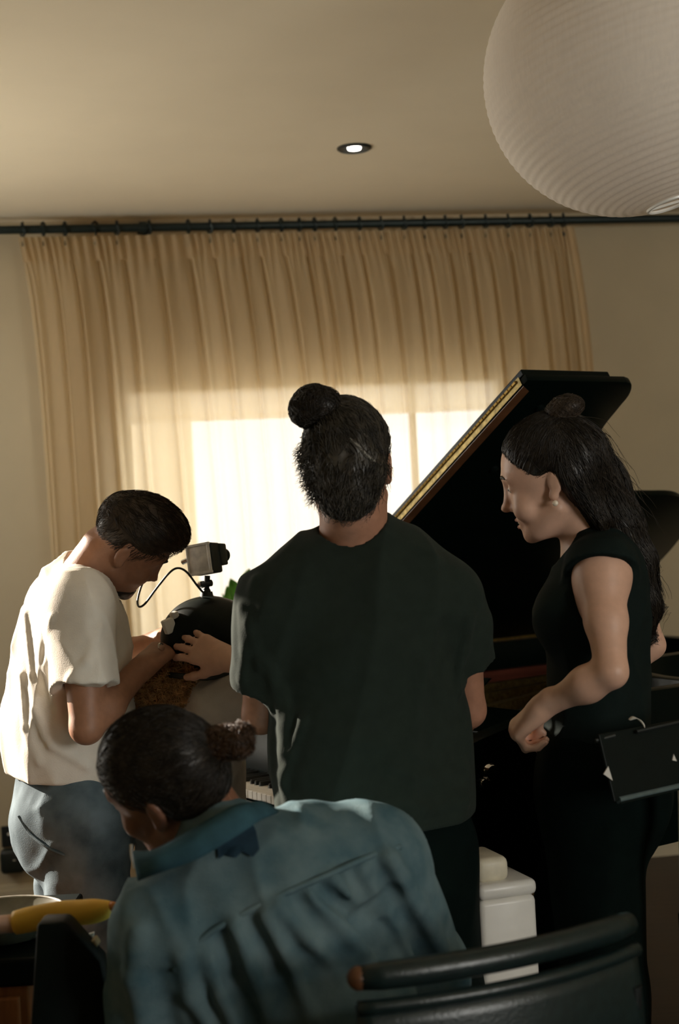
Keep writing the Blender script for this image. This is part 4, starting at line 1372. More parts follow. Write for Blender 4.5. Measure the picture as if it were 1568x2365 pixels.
    if len(fl) > 50: strands('flyaway_strands', HH, fl, lambda p: np.tile(fa + V(.35, 0, .1), (len(p), 1)), 26, .13, .01, (.01, .045), .0006, 'hair_brown', hair, 15, sag=.3)
    # black top
    T = SDF()
    torso(T, pel, wai, che, nb, shL + (shR - shL) * .10, shR + (shL - shR) * .06, fw, (.155, .116, .128), (.70, .72, .76), infl=.010)
    T.add(ell(P(1298, 1425, 2.92), (.056, .062, .060)), .05); T.add(ell(P(1300, 1425, 3.05), (.056, .060, .060)), .05)
    for sh, el in ((shL, elL), (shR, elR)):
        dn = unit(el - sh)
        T.add(region(ell(sh - dn * .004, (.068, .064, .066)), halfspace(sh - dn * .012, unit(dn + V(.0, 0, 0)))), .025)
    T.disp(folds(71, V(.3, 0, 1), 26, .005, .25)); T.disp(folds(72, V(-.6, 0, .5), 30, .004, .3))
    T.cut(halfspace(pel + V(0, 0, .03), -UPZ))
    T.sub(cap(nb + V(-.03, .01, .005), hd.w(0, .03, -.12), .058, .062), .006)
    for sh, el in ((shL, elL), (shR, elR)):
        dn = unit(el - sh); T.sub(region(cap(sh + dn * .02, el, .060, .05), halfspace(sh - dn * .012, -dn)), .004)
    lo, hi = BB(pel, nb, shR, shL, m=.2)
    sdf_obj('sleeveless_top', T, lo, hi, .0048, 'black_top', root)
    J = SDF()
    J.add(ecap(pel + V(0, 0, .06), pel - V(0, 0, .04), .140, .160, fw, .76), .04)
    J.add(ell(pel - fw * .06 + V(0, 0, -.06), (.09, .14, .11)), .05)
    for h_, k_, a_ in ((hR, kR, aR), (hL, kL, aL)):
        J.add(cap(h_, k_, .100, .085), .05); J.add(cap(k_, a_, .085, .085), .03)
    J.disp(folds(81, V(.1, .1, 1), 24, .008, .25))
    J.cut(halfspace(pel + V(0, 0, .08), UPZ)); J.cut(halfspace(V(0, 0, .04), -UPZ))
    lo, hi = BB(pel, aR, aL, m=.2)
    sdf_obj('trousers', J, lo, hi, .009, 'black_cloth', root)
    shoes(root, aR, aR + fw * .1); shoes(root, aL, aL + fw * .1)
    # sheet of folded paper tucked at the waist
    return hd


# ============================================================ person in the denim shirt (foreground, seated)
def person_denim():
    shL = P(368, 2150, 2.26); shR = P(872, 1988, 2.40)
    nb = P(512, 1948, 2.32); che = P(625, 2190, 2.37); wai = P(690, 2385, 2.38)
    pel = P(720, 2540, 2.38); pel[2] = .53
    rt = unit(shR - shL); sp_ = unit(nb - pel); fn_ = unit(np.cross(sp_, -rt)); fn_ = fn_ if fn_[1] > 0 else -fn_
    elL = P(345, 2450, 2.30); wrL = P(170, 2440, 2.52)
    elR = P(985, 2240, 2.54); wrR = P(760, 2330, 2.72)
    base = V(pel[0], pel[1], 0)
    root = thing('person', 'seated person in a faded denim shirt leaning forward, nearest the camera', 'person', base)
    hd = Head((0, 0, 0), (-.84, .46, -.25), (-.15, -.48, .86), 1.02); ear = P(358, 1884, 2.285); hd.o = ear - hd.R @ V(.077, -.004, 0)
    B = SDF()
    torso(B, pel, wai, che, nb, shL, shR, fn_, (.155, .135, .150), (.70, .72, .72))
    B.add(cap(nb - sp_ * .03, hd.w(0, -.035, -.05), .058, .052), .04)
    arm(B, shR, elR, wrR, .95); arm(B, shL, elL, wrL, .95)
    fw = unit((-.75, .66, 0)); hr = V(fw[1], -fw[0], 0)
    hR = pel + hr * .085; hL = pel - hr * .085
    kR = hR + fw * .36; kL = hL + fw * .40 + V(-.03, -.02, 0); kR[2] = kL[2] = .50
    aR = V(kR[0] + .02, kR[1], .09); aL = V(kL[0], kL[1], .09)
    leg(B, hR, kR, aR, aR + fw * .13 - V(0, 0, .05)); leg(B, hL, kL, aL, aL + fw * .13 - V(0, 0, .05))
    hs = hd.sdf(); B.group(hd.wrap(hs), hd.w(0, 0, 0), .175, .015)
    d = V(-.7, .6, -.1); n = V(0, 0, 1)
    hand_prims(B, wrL, d, n, np.cross(unit(d), n), [.4, .4, .4, .4]); hand_prims(B, wrR, d, n, -np.cross(unit(d), n), [.4, .4, .4, .4])
    lo, hi = BB(pel, nb, hd.o, elR, wrR, elL, wrL, aR, aL, m=.26); lo[2] = -.01
    sdf_obj('body', B, lo, hi, .0052, 'skin_d', root)
    brows(hd, root, 'hair_dark')
    H = SDF()
    H.add(ell((0, -.008, .050), (.0815, .1045, .088))); H.add(ell((0, -.045, .0), (.068, .058, .062)), .04)
    wv = waves(91, 8); H.disp(lambda q: .0025 * wv(q * V(1, .35, 1), 100.))
    Hc = soft_region(hd.wrap(H), interp_cut(hd, [-.13, -.05, -.022, -.012, .0, .03, .055, .08, .10], [-.085, -.07, -.03, .03, .034, .030, .045, .078, .088]))
    hv, hq = polygonize(Hc, hd.o - .2, hd.o + .2, .0045)
    hair = link('hair', fast_mesh('hair', hv - base_of(root), hq), 'hair_dark', root)
    bc = P(540, 1716, 2.30)
    bn = SDF(); bn.add(ell(bc, (.032, .032, .026))); bn.add(ell(bc + V(-.03, 0, .002), (.024, .028, .024)), .015); bn.add(ell(bc + V(.012, 0, .016), (.016, .018, .013)), .008)
    bn.disp(lambda q: .004 * wv(q, 150.))
    bv, bq = polygonize(bn, bc - .1, bc + .1, .004)
    bo = link('hair_bun', fast_mesh('hair_bun', bv - base_of(root), bq), mat('hair_bun_brown', (.055, .026, .010), .45, var=.5, scale=60), hair)
    strands('hair_strands', hd.wrap(H), hv, lambda p: (bc - p) / np.linalg.norm(bc - p, axis=1)[:, None], 2600, .07, .009, (.0005, .003), .0008, 'hair_dark', hair, 16)
    strands('bun_strands', bn, bv, lambda p: np.cross(np.tile(V(.9, .1, .3), (len(p), 1)), p - bc), 700, .05, .007, (.0005, .007), .0008, bo.data.materials[0], bo, 17, curl=.002)
    # shirt
    T = SDF()
    torso(T, pel, wai, che, nb - sp_ * .01, shL, shR, fn_, (.165, .162, .168), (.76, .78, .78), infl=.024)
    T.add(ell(P(740, 1985, 2.36), (.085, .075, .075)), .07)
    T.add(ell(P(600, 2080, 2.30), (.12, .08, .09)), .08)
    for sh, el, wr in ((shR, elR, wrR), (shL, elL, wrL)):
        T.add(cap(sh, el, .078, .066), .04); T.add(cap(el, el + (wr - el) * .8, .066, .052), .03)
    T.disp(folds(101, unit(V(.35, 0, -1)), 30, .010, .18))
    T.sub(cap(nb - sp_ * .02, hd.w(0, -.03, -.10), .066, .062), .006)
    T.cut(halfspace(pel - V(0, 0, .06), -UPZ))
    seam_px = [(400, 2240), (470, 2165), (560, 2110), (660, 2062), (770, 2015), (860, 1975), (925, 1955)]
    seam = [hit(T, *q) for q in seam_px]
    # gathers below the yoke
    for pts, r in (([(545, 2140), (585, 2240), (625, 2365)], .012), ([(480, 2200), (520, 2300), (555, 2400)], .010), ([(645, 2095), (720, 2160), (800, 2235)], .013), ([(610, 2120), (670, 2230), (720, 2350)], .008),
                   ([(770, 2035), (800, 2060), (870, 2100)], .012), ([(720, 2070), (810, 2160), (880, 2240)], .009), ([(900, 1985), (960, 2090), (1020, 2190)], .013),
                   ([(840, 2010), (910, 2100), (950, 2200)], .010), ([(320, 2150), (310, 2260), (330, 2365)], .012), ([(420, 2210), (440, 2300), (500, 2400)], .008)):
        w_ = [hit(T, *q) for q in pts]
        for i in range(len(w_) - 1): T.add(cap(w_[i] - V(0, .002, 0), w_[i + 1] - V(0, .002, 0), r * 1.15, r), .02)
    for pts in ([(512, 2165), (545, 2260), (590, 2380)], [(580, 2135), (640, 2250), (680, 2365)], [(690, 2080), (760, 2170), (820, 2260)], [(745, 2055), (830, 2120), (870, 2190)], [(820, 2040), (870, 2110), (905, 2220)], [(880, 2020), (935, 2120), (985, 2220)],
                [(905, 2060), (850, 2110), (820, 2130)], [(370, 2260), (385, 2320), (400, 2400)]):
        w_ = [hit(T, *q) for q in pts]
        for i in range(len(w_) - 1): T.sub(cap(w_[i] - V(0, .006, 0), w_[i + 1] - V(0, .006, 0), .010, .012), .018)
    lo, hi = BB(pel, nb, shR, shL, elR, elL, wrL, wrR, m=.2)
    sh_o = sdf_obj('denim_shirt', T, lo, hi, .0055, 'denim', root)
    w_ = [hit(T, *q) + V(0, -.001, 0) for q in seam_px]
    MB().tube(catmull(w_, 5), .0055, 6).build('yoke_seam', 'denim', sh_o, smooth='full')
    # collar folded over, standing away from the nape
    ci = [(305, 1965, 2.215), (352, 1962, 2.19), (420, 1928, 2.185), (490, 1886, 2.20), (545, 1858, 2.235), (582, 1852, 2.30)]
    co = [(318, 2035, 2.19), (372, 2015, 2.15), (455, 1985, 2.145), (545, 1932, 2.165), (606, 1892, 2.215), (645, 1874, 2.30)]
    A1 = catmull([P(*q) for q in ci], 5); A2 = catmull([P(*q) for q in co], 5); n_ = len(A1)
    bend = lambda a, b, v: a * (1 - v) + b * v + V(0, -.010, .010) * math.sin(math.pi * v)
    mb = MB(); mb.grid(lambda u, v: bend(A1[int(round(u * (n_ - 1)))], A2[int(round(u * (n_ - 1)))], v), n_ - 1, 6)
    co_o = mb.build('collar', mat('collar_denim', (.035, .095, .125), .85, var=.3, scale=20, bump=.4, bscale=420, spec=.15), sh_o, smooth='full'); md = co_o.modifiers.new('thick', 'SOLIDIFY'); md.thickness = .004
    mb = MB(); mb.grid(lambda u, v: bend(A1[int(round(u * (n_ - 1)))], A1[int(round(u * (n_ - 1)))] + sp_ * -.03 + V(0, .035, 0), v), n_ - 1, 3)
    mb.build('collar_stand', 'denim_dark', sh_o, smooth='full')
    # dark blue patch below the collar
    ctr = (556, 1945)
    ring = [(500, 1935), (528, 1900), (575, 1885), (592, 1920), (600, 1962), (585, 1980), (560, 1968), (545, 1982), (520, 1975), (505, 1985)]
    mb = MB(); vs = [hit(T, *ctr) + V(0, -.006, .002)]
    for rr in (.5, 1.0):
        for q in ring: vs.append(hit(T, ctr[0] + (q[0] - ctr[0]) * rr, ctr[1] + (q[1] - ctr[1]) * rr) + V(0, -.006, .002))
    nr = len(ring); fs = [(0, 1 + i, 1 + (i + 1) % nr) for i in range(nr)] + [(1 + i, 1 + nr + i, 1 + nr + (i + 1) % nr, 1 + (i + 1) % nr) for i in range(nr)]
    mb.add(vs, fs); mb.build('dark_patch', 'denim_dark', sh_o, smooth='full')
    J = SDF()
    J.add(ecap(pel + V(0, 0, .06), pel, .155, .165, fn_, .8), .04)
    for h_, k_, a_ in ((hR, kR, aR), (hL, kL, aL)):
        J.add(cap(h_, k_, .095, .075), .05); J.add(cap(k_, a_, .075, .07), .03)
    J.cut(halfspace(V(0, 0, .04), -UPZ))
    lo, hi = BB(pel, aR, aL, kL, m=.2)
    sdf_obj('trousers', J, lo, hi, .011, 'black_cloth', root)
    shoes(root, aR, aR + fw * .1); shoes(root, aL, aL + fw * .1)
    MB().tube(catmull([P(303, 1950, 2.33), P(304, 1975, 2.33), P(311, 2005, 2.33)], 4), .003, 6).build('earphone_wire', 'white_gloss', root, smooth=True)
    return hd


# ============================================================ seated person wearing the helmet
def person_helmet():
    HC = P(494, 1478, 3.40)
    fw = unit(pa); rt = V(fw[1], -fw[0], 0)
    pel = V(ST[0], ST[1], .56); mid = P(436, 1632, 3.46)
    shR = mid + rt * .165; shL = mid - rt * .165; nb = mid + V(0, 0, .035)
    che = V(mid[0] - .01, mid[1] - .02, mid[2] - .12); wai = (che + pel) / 2
    elR = P(735, 1568, 3.27); wrR = P(528, 1524, 3.20)
    elL = shL + V(.0, .04, -.25); wrL = elL + fw * .16 + rt * .06 + V(0, 0, -.12)
    base = V(pel[0], pel[1], 0)
    root = thing('person', 'person with curly brown hair and grey shirt, seated at the piano in the helmet', 'person', base)
    hd = Head(HC + V(0, 0, -.035), (.80, .56, -.22), UPZ, .98, fem=True)
    B = SDF()
    torso(B, pel, wai, che, nb, shL, shR, fw, (.150, .120, .135), (.72, .72, .74))
    B.add(cap(nb - V(0, 0, .02), hd.w(0, -.025, -.05), .050, .046), .04)
    arm(B, shR, elR, wrR, .88); arm(B, shL, elL, wrL, .88)
    hR = pel + rt * .085; hL = pel - rt * .085
    kR = hR + fw * .40; kL = hL + fw * .40; kR[2] = kL[2] = .50; hR[2] = hL[2] = .54
    aR = kR * V(1, 1, 0) + V(0, 0, .09); aL = kL * V(1, 1, 0) + V(0, 0, .09)
    leg(B, hR, kR, aR, aR + fw * .13 - V(0, 0, .05), .85); leg(B, hL, kL, aL, aL + fw * .13 - V(0, 0, .05), .85)
    hs = hd.sdf(); B.group(hd.wrap(hs), hd.w(0, 0, 0), .17, .012)
    d = P(405, 1476, 3.285) - wrR; n = V(-.30, -.90, .35)
    hand_prims(B, wrR, d, n, -np.cross(unit(d), n), [(.15, .45, .3), (.12, .45, .3), (.10, .45, .3), (.15, .5, .3)], spread=.09, sc=.98, thumb=(.85, .55, -.2), tcurl=.15)
    hand_prims(B, wrL, fw, UPZ, np.cross(fw, UPZ), [.3, .3, .3, .3], sc=.9)
    lo, hi = BB(pel, nb, hd.o, elR, wrR, elL, wrL, aR, aL, m=.24); lo[2] = -.01
    sdf_obj('body', B, lo, hi, .0046, 'skin_f', root)
    T = SDF()
    torso(T, pel, wai, che, nb - V(0, 0, .012), shL, shR, fw, (.132, .125, .138), (.8, .8, .8), infl=.014)
    T.add(cap(shR, shR + (elR - shR) * .75, .068, .064), .035); T.add(cap(shL, shL + (elL - shL) * .6, .066, .064), .035)
    T.disp(folds(111, V(.8, .2, .5), 26, .009, .25)); T.disp(folds(112, V(.2, .1, 1), 30, .006, .3))
    T.cut(halfspace(pel, -UPZ)); T.sub(cap(nb - V(0, 0, .01), hd.w(0, -.02, -.09), .058, .055), .006)
    lo, hi = BB(pel, nb, shR, shL, elR, m=.2)
    sdf_obj('grey_shirt', T, lo, hi, .0058, 'grey_tee', root)
    J = SDF()
    J.add(ecap(pel + V(0, 0, .04), pel - V(0, 0, .02), .150, .155, fw, .8), .04)
    for h_, k_, a_ in ((hR, kR, aR), (hL, kL, aL)):
        J.add(cap(h_, k_, .085, .066), .05); J.add(cap(k_, a_, .064, .06), .03)
    J.cut(halfspace(V(0, 0, .04), -UPZ))
    lo, hi = BB(pel, aR, aL, kL, m=.2)
    sdf_obj('trousers', J, lo, hi, .011, 'jeans', root)
    shoes(root, aR, aR + fw * .1); shoes(root, aL, aL + fw * .1)
    # curls falling from under the helmet
    hp = SDF()
    c1 = P(420, 1560, 3.36); c2 = P(375, 1590, 3.33); c3 = P(345, 1615, 3.32)
    hp.add(cap(c1, c2, .045, .038)); hp.add(cap(c2, c3, .036, .020), .03); hp.add(cap(P(440, 1550, 3.35), P(430, 1600, 3.33), .04, .025), .02)
    wv = waves(121, 8); hp.disp(lambda q: .006 * wv(q, 110.))
    hv, hq = polygonize(hp, c3 - .15, c1 + .15, .0045)
    hair = link('hair', fast_mesh('hair', hv - base_of(root), hq), 'hair_curl', root)
    strands('hair_curls', hp, hv, lambda p: np.tile(V(-.55, -.1, -.85), (len(p), 1)), 2600, .075, .005, (.003, .020), .0011, 'hair_curl', hair, 18, curl=.008, sag=.5)
    return hd, HC


man_white(); man_dark(); woman_black(); person_denim(); hd_h, HC = person_helmet()


# ------------------------------------------------------------------ helmet with a small camera on top
def helmet():
    root = thing('helmet', 'dark green-black helmet on the head of the seated person', 'helmet', HC)
    R_ = hd_h.R; o = HC
    S = SDF()
    S.add(ell((0, -.005, .0), (.112, .126, .104)))
    S.sub(ell((0, -.005, -.012), (.098, .112, .095)), .004)
    lc = lambda p: (p - o) @ R_
    S2 = region(lambda p: S(lc(p)), lambda p: (np.interp(lc(p)[:, 1], [-.13, -.05, .02, .08, .13], [-.098, -.092, -.055, -.020, -.015]) - lc(p)[:, 2]) * .9)
    sdf_obj('shell', S2, o - .2, o + .2, .0042, mat('helmet_shell', (.0045, .0095, .0075), .45, var=.1, spec=.15), root)
    # padded rim and chin strap
    rim_ = []
    for a in np.linspace(0, 2 * math.pi, 41):
        x_, y_ = .107 * math.cos(a), .121 * math.sin(a) - .005
        rim_.append(o + R_ @ V(x_, y_, float(np.interp(y_, [-.13, -.05, .02, .08, .13], [-.098, -.092, -.055, -.020, -.015]))))
    MB().tube(rim_, .007, 8, cap=False).build('rim_padding', 'black_plastic', root, smooth='full')
    for s in (-1, 1):
        MB().tube(catmull([o + R_ @ V(s * .100, .01, -.06), o + R_ @ V(s * .075, .03, -.11), o + R_ @ V(0, .05, -.142)], 6), .006, 6).build('chin_strap', 'black_plastic', root, smooth='full')
    # white foam pads on the left side
    sh_ = lambda p: S2(p)
    for (x, y, w_, h_, m_) in ((395, 1445, .028, .034, 'white_gloss'), (407, 1420, .018, .016, 'screen')):
        c = hit(sh_, x, y); MB().box(c + V(-.004, -.006, 0), (w_, .02, h_), (unit((.8, .5, .3)), unit((-.5, .8, 0)), unit((-.25, -.15, .9)))).build('pad', m_, root, bevel=.004, smooth=True)
    MB().lathe([(.030, 0), (.030, .006), (.016, .010), (.014, .020)], P(478, 1386, 3.40), n=20).build('mount_base', 'black_plastic', root, smooth=True)
    return root


helmet()


def action_camera():
    c = P(464, 1291, 3.385)
    root = thing('action_camera', 'small boxy camera with a grey screen, mounted on top of the helmet', 'camera', c)
    nrm = unit((-.42, -.90, .06)); ux = unit(np.cross(nrm, UPZ)); ux = ux if ux[0] > 0 else -ux
    uy = unit(np.cross(ux, nrm)); uy = uy if uy[2] > 0 else -uy
    tl = math.radians(-7); uy, ux = math.cos(tl) * uy - math.sin(tl) * ux * -1, math.cos(tl) * ux + math.sin(tl) * uy * -1
    ux = unit(ux); uy = unit(uy - (uy @ ux) * ux); nrm = np.cross(ux, uy); nrm = nrm if nrm[1] < 0 else -nrm
    ax = (ux, nrm, uy)
    MB().box(c - nrm * .022, (.064, .044, .072), ax).build('camera_body', 'black_plastic', root, bevel=.005, smooth=True)
    MB().box(c + nrm * .002 - ux * .003, (.056, .006, .064), ax).build('screen', 'screen', root, bevel=.0025, smooth=True)
    fr = MB()
    for dx, dy, sx, sy in ((0, .034, .062, .006), (0, -.034, .062, .006), (-.031, 0, .005, .074), (.027, 0, .005, .074)):
        fr.box(c + nrm * .003 + ux * (dx - .002) + uy * dy, (sx, .008, sy), ax)
    fr.build('screen_bezel', 'screen', root, bevel=.001)
    MB().box(c - nrm * .052 + ux * .016 + uy * .008, (.040, .030, .052), ax).build('lens_housing', 'black_plastic', root, bevel=.004, smooth=True)
    MB().tube([c - nrm * .066 + ux * .016 + uy * .008, c - nrm * .085 + ux * .016 + uy * .008], .017, 18).build('lens', 'satin', root, smooth=True)
    b = P(477, 1382, 3.40); t = c - uy * .040 - nrm * .02
    k1 = t + (b - t) * .35; k2 = t + (b - t) * .7
    mb = MB(); mb.tube([t, k1], .007, 10); mb.tube([k1 - ux * .012, k1 + ux * .012], .008, 12); mb.tube([k1, k2], .006, 10); mb.sphere(k2, .010); mb.tube([k2, b], .010, 12)
    mb.build('mount_arm', 'black_plastic', root, smooth=True)
    MB().tube([k1 - ux * .013, k1 - ux * .022], .0085, 12).build('clamp_knob', 'chrome', root, smooth=True)
    MB().tube([c - ux * .034 + uy * .004, c - ux * .052 + uy * .000], .006, 10).build('cable_plug', 'chrome', root, smooth=True)
    path = [P(472, 1372, 3.395), P(455, 1352, 3.38), P(432, 1322, 3.37), P(412, 1312, 3.37), P(392, 1322, 3.37), P(362, 1358, 3.38), P(335, 1394, 3.39), P(321, 1401, 3.40), P(318, 1385, 3.42), P(328, 1350, 3.44), P(345, 1320, 3.46)]
    MB().tube(catmull(path, 6), .0027, 7).build('cable', 'black_plastic', root, smooth='full')


action_camera()

# ------------------------------------------------------------------ leather chair (foreground right)
def chair():
    a = P(828, 2246, 2.02); b = P(1452, 2120, 2.235); top = (a[2] + b[2]) / 2
    c = V((a[0] + b[0]) / 2, (a[1] + b[1]) / 2, 0); ux = unit((b - a) * V(1, 1, 0)); uf = V(-ux[1], ux[0], 0)     # uf: direction the sitter faces
    root = thing('armchair', 'black leather chair with a curved padded back, lower right foreground', 'chair', c)
    half = np.linalg.norm((b - a)[:2]) / 2
    # padded top rail, bowed towards the camera
    def rail(z0, z1, off, bow):
        pts = []
        for u in np.linspace(-1, 1, 15):
            pts.append(c + ux * half * u - uf * (bow * (1 - u * u) + off) + UPZ * (z0 + (z1 - z0) * (u + 1) / 2))
        return pts
    zr = (a[2], b[2])
    MB().tube(rail(a[2] - .008, b[2] - .008, 0, .035), [.017] + [.020] * 13 + [.017], 14).build('top_rail', 'leather', root, smooth='full')
    MB().sphere(rail(a[2] - .008, b[2] - .008, 0, .035)[0], .0175).build('rail_end', 'walnut', root, smooth=True)
    # lower back pad with a piped upper edge
    mb = MB(); ns = 24
    def f(u, v):
        x = 2 * u - 1; z = a[2] - .048 + (b[2] - a[2]) * u - .24 * v
        return c + ux * (half * 1.03) * x - uf * (.042 * (1 - x * x) + .006 + .012 * math.sin(math.pi * v)) + UPZ * z
    back = mb.grid(f, ns, 8).build('back_pad', 'leather', root, smooth='full'); md = back.modifiers.new('thick', 'SOLIDIFY'); md.thickness = .028; md.offset = -1
    MB().tube([f(u, 0.0) - uf * .0 for u in np.linspace(0, 1, 21)], .011, 10).build('piping', 'leather', back, smooth='full')
    # seat
    sc = c + uf * .25
    mb = MB(); mb.box(sc + UPZ * .42, (2 * half, .46, .06), (ux, uf, UPZ)); mb.build('seat', 'leather', root, bevel=.02, segs=3, smooth=True)
    mb = MB()
    for s in (-1, 1): mb.box(sc + ux * s * (half - .02) + UPZ * .375, (.03, .46, .03), (ux, uf, UPZ))
    for s in (-1, 1): mb.box(sc + uf * s * .215 + UPZ * .375, (2 * half - .07, .03, .03), (ux, uf, UPZ))
    mb.build('seat_frame', 'steel_dark', root)
    for sx in (-1, 1):
        p0 = c + ux * sx * (half * .97) + UPZ * (a[2] - .20 if sx < 0 else b[2] - .10) - uf * .012
        MB().tube([p0, c + ux * sx * (half * .97) + uf * .02 + UPZ * .38, c + ux * sx * (half * .99) - uf * .03], .013, 12).build('leg', 'steel_dark', root, smooth=True)
        MB().tube([sc + ux * sx * (half - .02) + uf * .21 + UPZ * .38, sc + ux * sx * half + uf * .23], .013, 12).build('leg', 'steel_dark', root, smooth=True)


chair()


# ------------------------------------------------------------------ music stand at the right edge
def music_stand():
    la = P(1428, 1848, 2.60); ux = unit((P(1566, 1814, 2.70) - la) * V(1, 1, 0)); uf = V(-ux[1], ux[0], 0)
    c = la + ux * .24; foot = V(c[0] + uf[0] * .06, c[1] + uf[1] * .06, 0)
    root = thing('music_stand', 'black music stand with a sheet holder, cut by the right edge', 'music stand', foot)
    up = unit(UPZ * .97 + uf * .24 - ux * .22)
    MB().box(la + ux * .255 + up * .062, (.51, .006, .124), (ux, unit(np.cross(ux, up)), unit(np.cross(np.cross(ux, up), ux)))).build('desk', 'satin', root, bevel=.002)
    MB().tube([la, la + ux * .48], .0065, 10).build('ledge', mat('ledge_highlight', (.16, .23, .25), .3, .6), root, smooth=True)  # blue-grey highlight along the black ledge, put into the tube's colour
    MB().box(la + ux * .24 + uf * .004 - UPZ * .004, (.48, .02, .004), (ux, uf, UPZ)).build('tray', 'satin', root)
    MB().tube([P(1375, 1711, 2.615), P(1420, 1699, 2.63)], .0035, 8).build('top_edge', 'steel_dark', root, smooth=True)
    MB().tube([P(1470, 1690, 2.66), P(1568, 1668, 2.70), P(1700, 1640, 2.8)], .0035, 8).build('top_edge', 'steel_dark', root, smooth=True)
    for pts in (((1405, 1770), (1394, 1788), (1415, 1803)), ((1556, 1742), (1553, 1756), (1563, 1758))):
        t3 = [P(*q, 2.595) for q in pts]
        MB().prism(t3, V(0, .004, 0)).build('page_clip', 'white_gloss', root)
    MB().tube([c + up * .08 + uf * .01, foot + UPZ * .62], .013, 12).build('upper_pole', 'screen', root, smooth=True)
    MB().tube([foot + UPZ * .64, foot + UPZ * .06], .016, 12).build('lower_pole', 'satin', root, smooth=True)
    for k in range(3):
        an = k * 2.094 + .4
        MB().tube([foot + UPZ * .16, foot + V(.16 * math.cos(an), .16 * math.sin(an), .012)], .009, 8).build('leg', 'satin', root, smooth=True)
    # curled page and a dark blue folder on the desk's upper edge
    q = P(1470, 1690, 2.70)
    pg = thing('paper_strip', 'curled white strip of paper on the music stand', 'paper', q)
    pts = catmull([P(1455, 1664, 2.71), P(1474, 1660, 2.70), P(1488, 1672, 2.69), P(1490, 1690, 2.68)], 5)
    mb = MB(); n_ = len(pts)
    mb.grid(lambda u, v: pts[int(round(u * (n_ - 1)))] + V(-.008, .01, .004) * v * math.sin(math.pi * min(1, u * 1.0 + .12)), n_ - 1, 2)
    o = mb.build('sheet', 'white_gloss', pg, smooth='full'); md = o.modifiers.new('t', 'SOLIDIFY'); md.thickness = .001


music_stand()

# chrome knobs on the treble end of the piano case
for (x, y, r_) in ((1116, 1782, .021), (1098, 1806, .012)):
    k0 = on_plane(x, y, PN(.1, 1.512, 0), pk)
    MB().lathe([(.010, 0), (.010, .012), (r_, .016), (r_ * 1.05, .026), (r_ * .8, .034), (0, .036)], k0, axis=pk, n=24).build('case_knob', 'chrome', piano, smooth=True)

# ------------------------------------------------------------------ white pedestal box between the two standing people
wp = P(1128, 2100, 2.98); wb = V(wp[0], wp[1], 0)
ped = thing('white_pedestal', 'white upright box with a rounded block on top, between the two standing people', 'box', wb)
pr = math.radians(18); pxx = V(math.cos(pr), math.sin(pr), 0); pyy = V(-math.sin(pr), math.cos(pr), 0)
zt = P(1160, 2000, 2.98)[2]
MB().prism([wb - pxx * .065 - pyy * .11, wb + pxx * .060 - pyy * .11, wb + pxx * .060 + pyy * .05, wb - pxx * .065 + pyy * .05], V(0, 0, zt - .04)).build('body', 'white_gloss', ped, bevel=.012, segs=3, smooth=True)
MB().box(wb - pyy * .03 + UPZ * (zt - .025), (.128, .16, .032), (pxx, pyy, UPZ)).build('lid', 'white_gloss', ped, bevel=.012, segs=3, smooth=True)
MB().box(wb - pxx * .022 - pyy * .03 + UPZ * (zt + .014), (.070, .12, .050), (pxx, pyy, UPZ)).build('top_block', mat('cream_block', (.74, .68, .52), .45), ped, bevel=.014, segs=3, smooth=True)

# ------------------------------------------------------------------ potted plant by the window
pb_ = RW(-.33, .42, 0)
pp = thing('potted_plant', 'green-leaved potted plant on a stand by the window', 'plant', pb_)
MB().lathe([(.10, .0), (.10, .02), (.03, .04), (.03, .55), (.11, .57), (.11, .60)], pb_, n=20).build('plant_stand', 'walnut', pp, smooth=True)
MB().lathe([(0, .60), (.075, .60), (.10, .76), (.105, .78), (.09, .78), (.085, .74), (0, .74)], pb_, n=24).build('pot', 'terracotta', pp, smooth=True)
def leaf(base, tip, wid, bend, name='leaf'):
    base = V(base); tip = V(tip); d = tip - base; L = np.linalg.norm(d); d /= L; s = unit(np.cross(d, (.2, .9, .3))); n = np.cross(s, d)
    mb = MB()
    def f(u, v):
        w_ = wid * math.sin(math.pi * min(1, u ** .8)) ** .8
        x = (2 * v - 1)
        return base + d * L * u + s * w_ * x + n * (bend * math.sin(math.pi * u) - .25 * w_ * abs(x))
    o = mb.grid(f, 8, 4).build(name, 'leaf', pp, smooth='full'); md = o.modifiers.new('t', 'SOLIDIFY'); md.thickness = .0015
dpl = pb_[1]
stem0 = pb_ + UPZ * .74
for (bx, by, tx, ty, w_, bnd, dd) in ((578, 1400, 556, 1335, .030, .02, -.05), (585, 1390, 600, 1312, .034, .02, 0), (552, 1420, 548, 1352, .018, .02, -.1), (600, 1400, 640, 1330, .035, -.02, .03),
                                      (560, 1430, 536, 1370, .012, .02, -.02), (620, 1420, 660, 1360, .03, .02, .0), (590, 1440, 570, 1400, .03, .01, -.06)):
    b_ = P(bx - 26, by, dpl + dd * .5); t_ = P(tx - 24, ty, dpl + dd)
    MB().tube(catmull([stem0, (stem0 + b_) / 2 + V(0, 0, .05), b_], 5), .003, 6).build('stem', 'leaf', pp, smooth='full')
    leaf(b_, t_, w_, bnd)
MB().tube(catmull([stem0, P(548, 1430, dpl), P(531, 1382, dpl), P(540, 1352, dpl), P(556, 1345, dpl)], 6), .0025, 6).build('stem', 'leaf', pp, smooth='full')

